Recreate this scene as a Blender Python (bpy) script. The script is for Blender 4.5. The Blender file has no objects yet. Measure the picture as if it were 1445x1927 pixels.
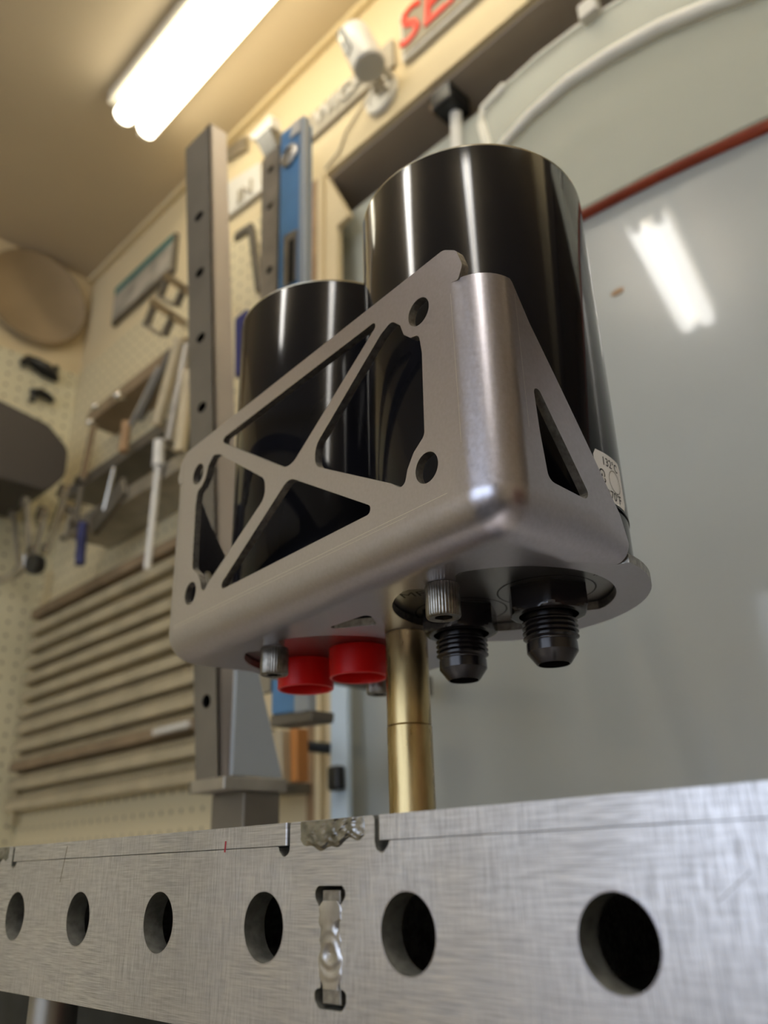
import bpy, bmesh, math, random
from mathutils import Vector, Matrix
from mathutils.geometry import tessellate_polygon
random.seed(7)
PI = math.pi
SC = bpy.context.scene
COL = SC.collection
S = 0.001                                   # all lengths below are in millimetres

# ------------------------------------------------------------------ camera
F = 1565.0; CX = 722.5; CY = 963.5
RX = Vector((0.6999142987, 0.7137085302, -0.0272049321))    # camera right
RY = Vector((-0.2971659910, 0.2563631054, -0.9197664523))   # camera down
RZ = Vector((-0.6494708217, 0.6518420721, 0.3915221128))    # camera forward
CAM = Vector((98.496, -139.759, -10.748))
cd = bpy.data.cameras.new('camera'); cam = bpy.data.objects.new('camera', cd); COL.objects.link(cam)
m = Matrix.Identity(4)
for i in range(3):
    m[i][0] = RX[i]; m[i][1] = -RY[i]; m[i][2] = -RZ[i]; m[i][3] = CAM[i]*S
cam.matrix_world = m
cd.sensor_fit = 'VERTICAL'; cd.sensor_height = 36.0; cd.lens = F/1927*36.0
cd.clip_start = 0.01; cd.clip_end = 50
cd.dof.use_dof = True; cd.dof.focus_distance = 0.245; cd.dof.aperture_fstop = cd.lens/2.5
SC.camera = cam
# ------------------------------------------------------------------ world, exposure
SC.view_settings.view_transform = 'Standard'; SC.view_settings.look = 'None'
SC.view_settings.gamma = 1.0; SC.view_settings.use_curve_mapping = False
SC.view_settings.exposure = 0.0
LAMP = 7.0                                  # radiance of the fluorescent tubes
SKY = 3.0
LAMP2 = 19.0
w = bpy.data.worlds.new('world'); SC.world = w; w.use_nodes = True
bg = w.node_tree.nodes['Background']; bg.inputs[0].default_value = (0.74, 0.84, 1.0, 1); bg.inputs[1].default_value = SKY

def at(px, py, ax, off):
    """photograph pixel -> point (mm) on the real plane axis=off"""
    d = RX*((px-CX)/F) + RY*((py-CY)/F) + RZ
    return CAM + d*((off-CAM[ax])/d[ax])
def aty(px, py, y): return at(px, py, 1, y)

# ------------------------------------------------------------------ materials
def mat(name, col, rough=.6, metal=0., coat=0., var=0., vscale=20., bump=0., bscale=200., aniso=0., stretch=None, emit=None, estr=0., spec=.5, col2=None, coatr=.05, trans=0., rvar=0.):
    M = bpy.data.materials.new(name); M.use_nodes = True
    nt = M.node_tree; b = nt.nodes['Principled BSDF']; L = nt.links
    b.inputs['Base Color'].default_value = (*col, 1); b.inputs['Roughness'].default_value = rough
    b.inputs['Metallic'].default_value = metal; b.inputs['Coat Weight'].default_value = coat; b.inputs['Coat Roughness'].default_value = coatr
    b.inputs['Specular IOR Level'].default_value = spec
    b.inputs['Anisotropic'].default_value = aniso
    b.inputs['Transmission Weight'].default_value = trans
    if emit: b.inputs['Emission Color'].default_value = (*emit, 1); b.inputs['Emission Strength'].default_value = estr
    tc = nt.nodes.new('ShaderNodeTexCoord'); mp = nt.nodes.new('ShaderNodeMapping'); L.new(tc.outputs['Object'], mp.inputs[0])
    if stretch: mp.inputs['Scale'].default_value = stretch
    if var or col2:
        n = nt.nodes.new('ShaderNodeTexNoise'); n.inputs['Scale'].default_value = vscale; n.inputs['Detail'].default_value = 5
        L.new(mp.outputs[0], n.inputs['Vector'])
        mx = nt.nodes.new('ShaderNodeMix'); mx.data_type = 'RGBA'
        c2 = col2 or tuple(max(0, c*(1-var)) for c in col)
        mx.inputs['A'].default_value = (*c2, 1); mx.inputs['B'].default_value = (*(tuple(min(1, c*(1+var)) for c in col) if not col2 else col), 1)
        rp = nt.nodes.new('ShaderNodeMapRange'); rp.inputs[1].default_value = .35; rp.inputs[2].default_value = .65
        L.new(n.outputs[0], rp.inputs[0]); L.new(rp.outputs[0], mx.inputs['Factor']); L.new(mx.outputs['Result'], b.inputs['Base Color'])
        if rvar:
            r2 = nt.nodes.new('ShaderNodeMapRange'); r2.inputs[1].default_value = .35; r2.inputs[2].default_value = .65
            r2.inputs[3].default_value = rough-rvar; r2.inputs[4].default_value = rough+rvar
            L.new(n.outputs[0], r2.inputs[0]); L.new(r2.outputs[0], b.inputs['Roughness'])
    if bump:
        n = nt.nodes.new('ShaderNodeTexNoise'); n.inputs['Scale'].default_value = bscale; n.inputs['Detail'].default_value = 4
        L.new(mp.outputs[0], n.inputs['Vector'])
        bp = nt.nodes.new('ShaderNodeBump'); bp.inputs['Strength'].default_value = bump; bp.inputs['Distance'].default_value = .0003
        L.new(n.outputs[0], bp.inputs['Height']); L.new(bp.outputs[0], b.inputs['Normal'])
    return M

def brushed(name, col, rough):
    """machined plate: two crossed sets of sanding scratches in colour, roughness and relief"""
    M = mat(name, col, rough, 1.0); nt = M.node_tree; b = nt.nodes['Principled BSDF']; L = nt.links
    tc = nt.nodes.new('ShaderNodeTexCoord')
    def nz(scale, rotz, sc, det=3):
        mp = nt.nodes.new('ShaderNodeMapping'); mp.inputs['Scale'].default_value = scale; mp.inputs['Location'].default_value = (.013, .07, .031); mp.inputs['Rotation'].default_value = rotz
        n = nt.nodes.new('ShaderNodeTexNoise'); n.inputs['Scale'].default_value = sc; n.inputs['Detail'].default_value = det
        L.new(tc.outputs['Object'], mp.inputs[0]); L.new(mp.outputs[0], n.inputs['Vector']); return n.outputs[0]
    V = nz((60, 1, 1.6), (0, .03, 0), 120, 2)          # vertical scratches
    Hh = nz((1.2, 1, 60), (0, -.06, 0), 95, 2)       # horizontal scratches
    Dg = nz((4, 1, 45), (0, .9, 0), 30, 2)
    sel = nz((1, 1, 1), (0, 0, 0), 28, 2)
    def math_(op, a, c=None, v=None, cl=False):
        n = nt.nodes.new('ShaderNodeMath'); n.operation = op; n.use_clamp = cl
        L.new(a, n.inputs[0])
        if c is not None: L.new(c, n.inputs[1])
        if v is not None: n.inputs[1].default_value = v
        return n.outputs[0]
    def rng(a, lo, hi, o1=0., o2=1.):
        n = nt.nodes.new('ShaderNodeMapRange'); n.inputs[1].default_value = lo; n.inputs[2].default_value = hi
        n.inputs[3].default_value = o1; n.inputs[4].default_value = o2; L.new(a, n.inputs[0]); return n.outputs[0]
    s1 = rng(sel, .42, .6)
    mx = nt.nodes.new('ShaderNodeMix'); L.new(s1, mx.inputs[0]); L.new(V, mx.inputs[2]); L.new(Hh, mx.inputs[3])
    tot = mx.outputs[0]
    tot2 = math_('ADD', math_('MULTIPLY', tot, v=.75), math_('MULTIPLY', Dg, v=.25))
    k = rng(tot2, .38, .62)
    cm = nt.nodes.new('ShaderNodeMix'); cm.data_type = 'RGBA'
    cm.inputs['A'].default_value = (*[c*.70 for c in col], 1); cm.inputs['B'].default_value = (*[min(1, c*1.25) for c in col], 1)
    L.new(k, cm.inputs['Factor'])
    # broad stains
    st = nz((1, 1, 1), (0, 0, 0), 9, 3); sk = rng(st, .3, .7, .84, 1.1)
    fin = nt.nodes.new('ShaderNodeVectorMath'); fin.operation = 'SCALE'; L.new(cm.outputs['Result'], fin.inputs[0]); L.new(sk, fin.inputs['Scale'])
    L.new(fin.outputs[0], b.inputs['Base Color'])
    L.new(rng(k, 0, 1, rough+.08, rough-.06), b.inputs['Roughness'])
    bp = nt.nodes.new('ShaderNodeBump'); bp.inputs['Strength'].default_value = .4; bp.inputs['Distance'].default_value = .0001
    L.new(tot, bp.inputs['Height']); L.new(bp.outputs[0], b.inputs['Normal'])
    return M

M = {}
M['plate'] = brushed('brushed_plate', (.66, .66, .695), .38)
M['plate_edge'] = mat('plate_cut_edge', (.30, .30, .27), .5, .7, var=.3, vscale=300, bump=.3, bscale=900)
M['inner'] = mat('dark_inner', (.035, .037, .035), .5, .4, var=.3, vscale=60)  # near-black, for inner plates, liner, cabinet frame and post rear walls
M['weld'] = mat('weld_metal', (.46, .46, .46), .24, 1., col2=(.2, .2, .195), vscale=260, bump=.5, bscale=500)
M['weld_ground'] = mat('ground_weld', (.78, .76, .76), .34, 1., col2=(.42, .41, .41), vscale=160, bump=.35, bscale=300, stretch=(1, 1, .35))
M['bracket'] = mat('bracket_steel', (.54, .525, .585), .32, 1., var=.04, vscale=800, rvar=.03)
M['bracket_cut'] = mat('laser_cut_edge', (.33, .31, .28), .42, .9, var=.25, vscale=500, bump=.3, bscale=1500)
M['can'] = mat('black_anodised', (.006, .006, .008), .10, 0, spec=.20, bump=.02, bscale=40, stretch=(1, 1, 12))
M['can_rim'] = mat('bright_rim', (.8, .76, .62), .25, 1.)
M['can_base'] = mat('machined_base', (.33, .33, .34), .3, 1., var=.1)
M['fit'] = mat('black_fitting', (.016, .013, .014), .22, .3, spec=.8)
M['bore'] = mat('dark_bore', (.004, .004, .004), .6)
M['red'] = mat('red_plastic', (.62, .003, .003), .38, 0, spec=.3)
M['redrim'] = mat('rim_lit_red', (.75, .09, .08), .4)  # lighter red lip paints the light catching the cap rims
M['bolt'] = mat('bolt_steel', (.24, .225, .20), .30, 1., var=.25, vscale=400)
M['brass'] = mat('old_brass', (.60, .47, .24), .30, 1., col2=(.30, .22, .10), vscale=110, stretch=(1, 1, .25), bump=.12, bscale=300, rvar=.08)
M['sticker'] = mat('sticker', (.97, .97, .97), .45)
M['ink'] = mat('black_ink', (.012, .012, .012), .5)
M['redink'] = mat('red_marker', (.35, .01, .03), .5)
M['scratch'] = mat('bright_scratch', (.85, .85, .82), .3, 1.)
M['ceil'] = mat('ceiling_paint', (.60, .49, .33), .9, var=.04, vscale=3)
M['wall'] = mat('cream_wall', (.72, .59, .36), .85, var=.04, vscale=4)
M['wallrec'] = mat('cream_recess', (.60, .54, .42), .8)
M['brown'] = mat('brown_wood', (.36, .22, .11), .6, var=.2, vscale=20)
M['soffit'] = mat('grey_brown_header', (.52, .43, .33), .8, var=.08, vscale=6)
M['track'] = mat('dark_track', (.07, .052, .045), .6)
M['floor'] = mat('concrete', (.10, .095, .09), .6, var=.15, vscale=5)
M['tube'] = mat('lit_tube', (1, 1, 1), .5, emit=(1.0, .93, .74), estr=LAMP)
M['lampbody'] = mat('lamp_housing', (.75, .70, .58), .5)
M['tube2'] = mat('lit_tube_cool', (1, 1, 1), .5, emit=(1.0, .97, .92), estr=LAMP2)
M['greypanel'] = mat('grey_gloss', (.40, .42, .40), .30, 0, coat=.7, coatr=.05, var=.03, vscale=5)
M['greyback'] = mat('grey_backing', (.42, .43, .37), .5, var=.04, vscale=4)
M['acryl'] = mat('clear_acrylic', (.62, .62, .52), .45, 0)
M['acryl'].node_tree.nodes['Principled BSDF'].inputs['Alpha'].default_value = .40
M['acryledge'] = mat('frosted_edge', (.86, .83, .72), .35)
M['redtrim'] = mat('red_rubber', (.42, .065, .022), .4, var=.1)
M['steel'] = mat('worn_steel', (.42, .39, .34), .4, .85, var=.15, vscale=30)
M['darksteel'] = mat('dark_steel', (.19, .17, .14), .5, .7, var=.15, vscale=20)
M['chrome'] = mat('chrome', (.75, .72, .66), .16, 1.)
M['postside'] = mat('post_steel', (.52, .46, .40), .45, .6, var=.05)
M['postfront'] = mat('post_steel_shaded', (.20, .18, .15), .5, .6, var=.1)  # same post steel, darkened to paint shade on the front wall
M['blue'] = mat('blue_paint', (.09, .24, .46), .4, var=.08)
M['levelrail'] = mat('grey_blue_rail', (.38, .42, .46), .4, .3)
M['white'] = mat('white_plastic', (.66, .63, .56), .4)
M['black'] = mat('black_plastic', (.012, .012, .012), .35)
M['teal'] = mat('teal_print', (.02, .16, .15), .5)
M['paper'] = mat('faded_print', (.38, .34, .27), .7, var=.35, vscale=16)
M['orange'] = mat('orange_paint', (.62, .25, .06), .5)
M['navy'] = mat('navy_grip', (.02, .025, .13), .5)
M['beige'] = mat('beige_tools', (.55, .46, .30), .5, var=.15, vscale=14)
M['rail'] = mat('galvanised_rail', (.52, .45, .31), .45, .35, var=.12, vscale=18)
M['raildark'] = mat('dark_rail_wood', (.27, .19, .11), .6, var=.15)  # darker brown shared by the wooden shelf, strap and two rails
M['dish'] = mat('straw_dish', (.35, .26, .15), .7, var=.22, vscale=5)
M['cap'] = mat('dark_bin', (.06, .05, .042), .6)
M['redletter'] = mat('red_letter', (.80, .045, .02), .45)
M['signboard'] = mat('sign_board', (.30, .25, .17), .6)
M['paleblue'] = mat('pale_blue_daylight', (.62, .74, .84), .7)  # daylight in the gap, put into a pale blue colour
M['greylet'] = mat('grey_plate', (.42, .37, .28), .6)
M['winframe'] = mat('window_frame', (.75, .73, .68), .5)
M['maroon'] = mat('reflected_maroon', (.16, .015, .02), .35, coat=.3)
# peg holes
def peg(name, col):
    Mt = mat(name, col, .8); nt = Mt.node_tree; L = nt.links; b = nt.nodes['Principled BSDF']
    tc = nt.nodes.new('ShaderNodeTexCoord'); 
    sx = nt.nodes.new('ShaderNodeVectorMath'); sx.operation = 'SNAP'; sx.inputs[1].default_value = (.0254, .0254, .0254)
    ad = nt.nodes.new('ShaderNodeVectorMath'); ad.operation = 'ADD'; ad.inputs[1].default_value = (.0127, .0127, .0127)
    sb = nt.nodes.new('ShaderNodeVectorMath'); sb.operation = 'SUBTRACT'
    L.new(tc.outputs['Object'], sx.inputs[0]); L.new(tc.outputs['Object'], sb.inputs[0]); L.new(sx.outputs[0], ad.inputs[0]); L.new(ad.outputs[0], sb.inputs[1])
    return Mt, sb, nt, L, b
def pegmat(name, col, axes):
    Mt, sb, nt, L, b = peg(name, col)
    mul = nt.nodes.new('ShaderNodeVectorMath'); mul.operation = 'MULTIPLY'; mul.inputs[1].default_value = axes
    ln = nt.nodes.new('ShaderNodeVectorMath'); ln.operation = 'LENGTH'; L.new(sb.outputs[0], mul.inputs[0]); L.new(mul.outputs[0], ln.inputs[0])
    lt = nt.nodes.new('ShaderNodeMath'); lt.operation = 'LESS_THAN'; lt.inputs[1].default_value = .0032; L.new(ln.outputs['Value'], lt.inputs[0])
    mx = nt.nodes.new('ShaderNodeMix'); mx.data_type = 'RGBA'; mx.inputs['A'].default_value = (*col, 1); mx.inputs['B'].default_value = (.30, .25, .15, 1)
    L.new(lt.outputs[0], mx.inputs['Factor']); L.new(mx.outputs['Result'], b.inputs['Base Color']); return Mt
M['pegx'] = pegmat('pegboard_back', (.70, .60, .38), (1, 0, 1))
M['pegy'] = pegmat('pegboard_side', (.74, .68, .47), (0, 1, 1))

# ------------------------------------------------------------------ object helpers
def tag(o, label=None, cat=None, group=None, kind=None):
    if label: o['label'] = label
    if cat: o['category'] = cat
    if group: o['group'] = group
    if kind: o['kind'] = kind
    return o
def empty(name, loc, label=None, cat=None, group=None, rz=0.):
    o = bpy.data.objects.new(name, None); o.location = Vector(loc)*S; o.rotation_euler = (0, 0, rz); o.empty_display_size = .01
    COL.objects.link(o); return tag(o, label, cat, group)
class MB:
    """collects geometry in mm (parent space)"""
    def __init__(s): s.v = []; s.f = []; s.n = []; s.sm = []; s.mi = []
    def add(s, v, f, smooth=False, normals=None, mi=0):
        k = len(s.v); s.v += [Vector(p) for p in v]
        for i, q in enumerate(f):
            s.f.append([k+j for j in q]); s.sm.append(smooth); s.mi.append(mi)
            s.n.append([normals[j] for j in q] if normals else None)
        return s
    def box(s, a, b, mi=0):
        x0, y0, z0 = a; x1, y1, z1 = b
        v = [(x0, y0, z0), (x1, y0, z0), (x1, y1, z0), (x0, y1, z0), (x0, y0, z1), (x1, y0, z1), (x1, y1, z1), (x0, y1, z1)]
        return s.add(v, [(0, 3, 2, 1), (4, 5, 6, 7), (0, 1, 5, 4), (1, 2, 6, 5), (2, 3, 7, 6), (3, 0, 4, 7)], mi=mi)
    def obox(s, p, q, wd, nrm, th, mi=0):
        """bar from p to q, width wd across, thickness th towards nrm"""
        p = Vector(p); q = Vector(q); n = Vector(nrm).normalized(); d = (q-p).normalized(); c = d.cross(n).normalized()*wd/2; t = n*th
        v = [p-c, p+c, q+c, q-c, p-c+t, p+c+t, q+c+t, q-c+t]
        return s.add(v, [(0, 3, 2, 1), (4, 5, 6, 7), (0, 1, 5, 4), (1, 2, 6, 5), (2, 3, 7, 6), (3, 0, 4, 7)], mi=mi)
    def prism(s, pts, n, th, mi=0):
        n = Vector(n).normalized()*th; P = [Vector(p) for p in pts]; k = len(P)
        v = P+[p+n for p in P]; f = [tuple(range(k))[::-1], tuple(range(k, 2*k))]+[(i, (i+1) % k, k+(i+1) % k, k+i) for i in range(k)]
        return s.add(v, f, mi=mi)
    def lathe(s, prof, c=(0, 0, 0), n=48, axis=None, mi=0, close=True, rfun=None):
        """profile [(r, h)], revolved about axis through c"""
        c = Vector(c); ax = Vector(axis or (0, 0, 1)).normalized()
        t = Vector((1, 0, 0)) if abs(ax.x) < .9 else Vector((0, 1, 0)); e1 = (t-ax*t.dot(ax)).normalized(); e2 = ax.cross(e1)
        v = []
        for (r, h) in prof:
            for i in range(n):
                a = 2*PI*i/n; rr = rfun(r, h, a, i) if rfun else r
                v.append(c+ax*h+(e1*math.cos(a)+e2*math.sin(a))*rr)
        f = [(j*n+i, j*n+(i+1) % n, (j+1)*n+(i+1) % n, (j+1)*n+i) for j in range(len(prof)-1) for i in range(n)]
        s.add(v, f, True, mi=mi)
        if close:
            if prof[0][0] > 1e-6: s.add(v[:n], [tuple(range(n))[::-1]], mi=mi)
            if prof[-1][0] > 1e-6: s.add(v[-n:], [tuple(range(n))], mi=mi)
        return s
    def cyl(s, a, b, r, r2=None, n=20, mi=0):
        a = Vector(a); b = Vector(b); return s.lathe([(r, 0), (r2 if r2 is not None else r, (b-a).length)], a, n, b-a, mi)
    def tube(s, pts, r, n=10, mi=0):
        P = [Vector(p) for p in pts]; v = []; up = Vector((.13, .27, .95))
        for i, p in enumerate(P):
            d = (P[min(i+1, len(P)-1)]-P[max(i-1, 0)]).normalized(); e1 = (up-d*up.dot(d))
            if e1.length < .1: e1 = Vector((1, 0, 0))-d*d.x
            e1.normalize(); e2 = d.cross(e1); rr = r[i] if isinstance(r, (list, tuple)) else r
            v += [p+(e1*math.cos(2*PI*j/n)+e2*math.sin(2*PI*j/n))*rr for j in range(n)]
        s.add(v, [(i*n+j, i*n+(j+1) % n, (i+1)*n+(j+1) % n, (i+1)*n+j) for i in range(len(P)-1) for j in range(n)], True, mi=mi)
        s.add(v[:n], [tuple(range(n))[::-1]], mi=mi); s.add(v[-n:], [tuple(range(n))], mi=mi); return s
    def ball(s, c, r, n=12, mi=0, sq=(1, 1, 1)):
        v = []; c = Vector(c); h = n//2
        for j in range(h+1):
            for i in range(n):
                t = PI*j/h; a = 2*PI*i/n; v.append(c+Vector((math.sin(t)*math.cos(a)*sq[0], math.sin(t)*math.sin(a)*sq[1], -math.cos(t)*sq[2]))*r)
        return s.add(v, [(j*n+i, j*n+(i+1) % n, (j+1)*n+(i+1) % n, (j+1)*n+i) for j in range(h) for i in range(n)], True, mi=mi)
    def build(s, name, mats, parent=None, label=None, cat=None, group=None, kind=None, bevel=0., merge=True, sharp=35):
        me = bpy.data.meshes.new(name)
        org = Vector((0, 0, 0))
        if parent is None and s.v:        # origin at the thing's base
            xs = [p.x for p in s.v]; ys = [p.y for p in s.v]; zs = [p.z for p in s.v]
            org = Vector(((min(xs)+max(xs))/2, (min(ys)+max(ys))/2, min(zs)))
        me.from_pydata([(p-org)*S for p in s.v], [], s.f)
        me.polygons.foreach_set('use_smooth', s.sm); me.polygons.foreach_set('material_index', s.mi)
        for x in (mats if isinstance(mats, (list, tuple)) else [mats]): me.materials.append(x)
        if any(s.n):
            me.update(); ln = []
            for p, q in zip(me.polygons, s.n):
                for j in range(len(p.vertices)): ln.append(q[j] if q else p.normal)
            me.polygons.foreach_set('use_smooth', [True]*len(me.polygons))
            me.normals_split_custom_set([tuple(x) for x in ln])
        else:
            bm = bmesh.new(); bm.from_mesh(me)
            if merge: bmesh.ops.remove_doubles(bm, verts=bm.verts, dist=1e-7)
            bmesh.ops.recalc_face_normals(bm, faces=bm.faces)
            if bevel:
                ed = [e for e in bm.edges if len(e.link_faces) == 2 and e.calc_face_angle(0) > math.radians(50)]
                bmesh.ops.bevel(bm, geom=ed, offset=bevel*S, segments=2, affect='EDGES', profile=.5, clamp_overlap=True)
            for e in bm.edges:
                if len(e.link_faces) == 2 and e.calc_face_angle(0) > math.radians(sharp): e.smooth = False
            bm.to_mesh(me); bm.free()
        me.validate()
        o = bpy.data.objects.new(name, me); COL.objects.link(o)
        if parent: o.parent = parent
        else: o.location = org*S
        return tag(o, label, cat, group, kind)
def fillet(pts, n=6):
    """[(x, y, r)] -> polygon with rounded corners"""
    out = []; k = len(pts)
    for i, (x, y, r) in enumerate(pts):
        p = Vector((x, y)); a = Vector(pts[i-1][:2]); b = Vector(pts[(i+1) % k][:2])
        if r <= 0: out.append(p); continue
        u = (a-p).normalized(); v = (b-p).normalized(); ang = u.angle(v)
        if ang > PI-.05: out.append(p); continue
        t = min(r/math.tan(ang/2), .49*(a-p).length, .49*(b-p).length); r = t*math.tan(ang/2)
        c = p+(u+v).normalized()*(r/math.sin(ang/2)); s0 = p+u*t-c; s1 = p+v*t-c
        a0 = math.atan2(s0.y, s0.x); a1 = math.atan2(s1.y, s1.x); d = (a1-a0+PI) % (2*PI)-PI
        out += [c+Vector((math.cos(a0+d*j/n), math.sin(a0+d*j/n)))*r for j in range(n+1)]
    return out
def circle(c, r, n=40): return [Vector((c[0]+r*math.cos(2*PI*i/n), c[1]+r*math.sin(2*PI*i/n))) for i in range(n)]
def sheet(mb, outer, holes, fo, fi, skip=None, mi=0, miw=1):
    """flat plate with holes. fo/fi map 2-D -> 3-D for the outer and the inner side"""
    loops = [outer]+holes; allp = [p for l in loops for p in l]
    tri = tessellate_polygon([[Vector((p[0], p[1], 0)) for p in l] for l in loops])
    A = [fo(p) for p in allp]; B = [fi(p) for p in allp]
    n = None
    for t in tri:
        n = (A[t[1]]-A[t[0]]).cross(A[t[2]]-A[t[0]])
        if n.length > 1e-3: break
    nout = (A[0]-B[0]).normalized()
    def orient(t, P, nn):
        return t if (P[t[1]]-P[t[0]]).cross(P[t[2]]-P[t[0]]).dot(nn) > 0 else (t[0], t[2], t[1])
    mb.add(A, [orient(t, A, nout) for t in tri], normals=[nout]*len(A), mi=mi)
    mb.add(B, [orient(t, B, -nout) for t in tri], normals=[-nout]*len(B), mi=mi)
    for li, l in enumerate(loops):
        k = len(l); area = sum(l[i][0]*l[(i+1) % k][1]-l[(i+1) % k][0]*l[i][1] for i in range(k))
        for i in range(k):
            p, q = l[i], l[(i+1) % k]
            if li == 0 and skip and skip(p) and skip(q) and skip((Vector(p[:2])+Vector(q[:2]))/2): continue
            V = [fo(p), fo(q), fi(q), fi(p)]
            e = V[1]-V[0]
            if e.length < 1e-5: continue
            nr = e.cross(nout).normalized()
            ccw = area > 0
            # material lies to the left for a ccw outer loop; flip for cw and for holes
            sgn = 1 if (ccw == (li == 0)) else -1
            # sign of the 2-D handedness in 3-D
            h = (fo((1, 0))-fo((0, 0))).cross(fo((0, 1))-fo((0, 0))).dot(nout)
            nr = nr*sgn*(1 if h > 0 else -1)
            f = (0, 1, 2, 3) if (V[1]-V[0]).cross(V[2]-V[0]).dot(nr) > 0 else (3, 2, 1, 0)
            mb.add(V, [f], normals=[nr]*4, mi=miw)
def bend(mb, a, b, e1, e2, ro, ri, n=12, caps=True, mi=0, miw=1, wob=0.):
    """quarter bend from a to b; e1/e2 = outward normals at its two sides"""
    a = Vector(a); b = Vector(b); e1 = Vector(e1); e2 = Vector(e2)
    dirs = [e1*math.cos(PI/2*i/n)+e2*math.sin(PI/2*i/n) for i in range(n+1)]
    m_ = 10
    for r, sg in ((ro, 1), (ri, -1)):
        v = []; nn = []
        for j in range(m_+1):
            c = a.lerp(b, j/m_)
            for d in dirs: v.append(c+d*r); nn.append(d*sg)
        f = []
        for j in range(m_):
            for i in range(n):
                q = (j*(n+1)+i, j*(n+1)+i+1, (j+1)*(n+1)+i+1, (j+1)*(n+1)+i)
                if (v[q[1]]-v[q[0]]).cross(v[q[2]]-v[q[0]]).dot(nn[q[0]]) < 0: q = q[::-1]
                f.append(q)
        mb.add(v, f, normals=nn, mi=mi)
    if caps:
        ax = (b-a).normalized()
        for c, sg in ((a, -1), (b, 1)):
            v = [c+d*ro for d in dirs]+[c+d*ri for d in dirs]; f = []
            for i in range(n):
                q = (i, i+1, n+2+i, n+1+i)
                if (v[q[1]]-v[q[0]]).cross(v[q[2]]-v[q[0]]).dot(ax*sg) < 0: q = q[::-1]
                f.append(q)
            mb.add(v, f, normals=[ax*sg]*len(v), mi=miw)
def corner(mb, c, sx, ro, ri, n=12, mi=0):
    """sphere octant towards (sx, -1, -1)"""
    c = Vector(c)
    for r, sg in ((ro, 1), (ri, -1)):
        v = []; nn = []
        for j in range(n+1):
            t = PI/2*j/n
            for i in range(n+1):
                p = PI/2*i/n
                d = Vector((sx*math.cos(t)*math.sin(p), -math.cos(t)*math.cos(p), -math.sin(t))); v.append(c+d*r); nn.append(d*sg)
        f = []
        for j in range(n):
            for i in range(n):
                q = (j*(n+1)+i, j*(n+1)+i+1, (j+1)*(n+1)+i+1, (j+1)*(n+1)+i)
                if (v[q[1]]-v[q[0]]).cross(v[q[2]]-v[q[0]]).dot(nn[q[0]]) < 0: q = q[::-1]
                f.append(q)
        mb.add(v, f, normals=nn, mi=mi)
def textmesh(txt, size, ext=0., bold=0.):
    cu = bpy.data.curves.new('t', 'FONT'); cu.body = txt; cu.size = size; cu.align_x = 'CENTER'; cu.align_y = 'CENTER'; cu.extrude = ext; cu.resolution_u = 3; cu.offset = bold
    o = bpy.data.objects.new('t', cu); me = bpy.data.meshes.new_from_object(o)
    v = [tuple(p.co) for p in me.vertices]; f = [tuple(p.vertices) for p in me.polygons]
    bpy.data.objects.remove(o); bpy.data.curves.remove(cu); bpy.data.meshes.remove(me); return v, f

# ================================================================== the room
WY = 495.; XL = -1464.; ZC = 1250.; XR = 2300.; YF = -2600.; ZF = -1080.
hz = 968.; xj = -640.
def struct(name, mb, m_, **k): return mb.build(name, m_, kind='structure', **k)
struct('ceiling', MB().box((XL-50, YF-50, ZC), (XR+50, 1350, ZC+60)), M['ceil'])
struct('floor', MB().box((XL-50, YF-50, ZF-60), (XR+50, 1350, ZF)), M['floor'])
struct('wall_left', MB().box((XL-60, YF, ZF), (XL, 1350, ZC)), M['wall'])
struct('wall_right', MB().box((XR, YF, ZF), (XR+60, 1350, ZC)), M['wall'])
b = MB(); b.box((XL, WY, ZF), (xj, WY+9, ZC)); b.box((xj, WY, hz), (XR, WY+90, ZC))
struct('wall_back', b, M['wall'])
b = MB(); b.box((xj-28, WY+9.5, hz-5), (XR, WY+88, hz-.5)); struct('trim_1', b, M['soffit'])
b = MB(); b.box((xj-28, WY+88.5, hz-9), (XR, WY+96, hz+4)); struct('trim_2', b, M['track'])
struct('wall_recess', MB().box((XL, 1150, ZF), (XR, 1200, ZC)), M['wallrec'])
# door trim beside the opening
b = MB(); b.box((at(586, 400, 1, WY-8).x, WY-8, ZF), (at(595, 400, 1, WY-8).x, WY-.5, hz-6)); struct('trim_3', b, M['brown'])
b = MB(); b.box((at(597, 400, 1, WY-7).x, WY-7, ZF), (xj+1, WY-.5, hz-4)); struct('trim_4', b, M['wall'])
b = MB(); p_ = [at(q[0], q[1], 1, WY) for q in ((612, 327), (657, 404), (634, 424))]; p_ += [Vector((p_[2].x, WY, ZF)), Vector((xj, WY, ZF)), Vector((xj, WY, hz-1))]
b.prism(p_, (0, 1, 0), 10); struct('trim_7', b, M['wall'])
# front wall (behind the camera) with a big window
b = MB(); wx0, wx1, wz0, wz1 = -1350., 1300., -250., 980.
b.box((XL, YF-60, ZF), (wx0, YF, ZC)); b.box((wx1, YF-60, ZF), (XR, YF, ZC)); b.box((wx0, YF-60, ZF), (wx1, YF, wz0)); b.box((wx0, YF-60, wz1), (wx1, YF, ZC))
struct('wall_front', b, M['wall'])
fr = MB()
for x in (wx0, (wx0+wx1)/2-20, wx1-40): fr.box((x, YF-40, wz0), (x+40, YF+10, wz1))
for z in (wz0, wz1-40): fr.box((wx0, YF-40, z), (wx1, YF+10, z+40))
struct('window_1', fr, M['winframe'])
struct('trim_5', MB().box((XL, WY-12, ZC-14), (XR, WY-.5, ZC-.5)), M['wall'])

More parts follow.
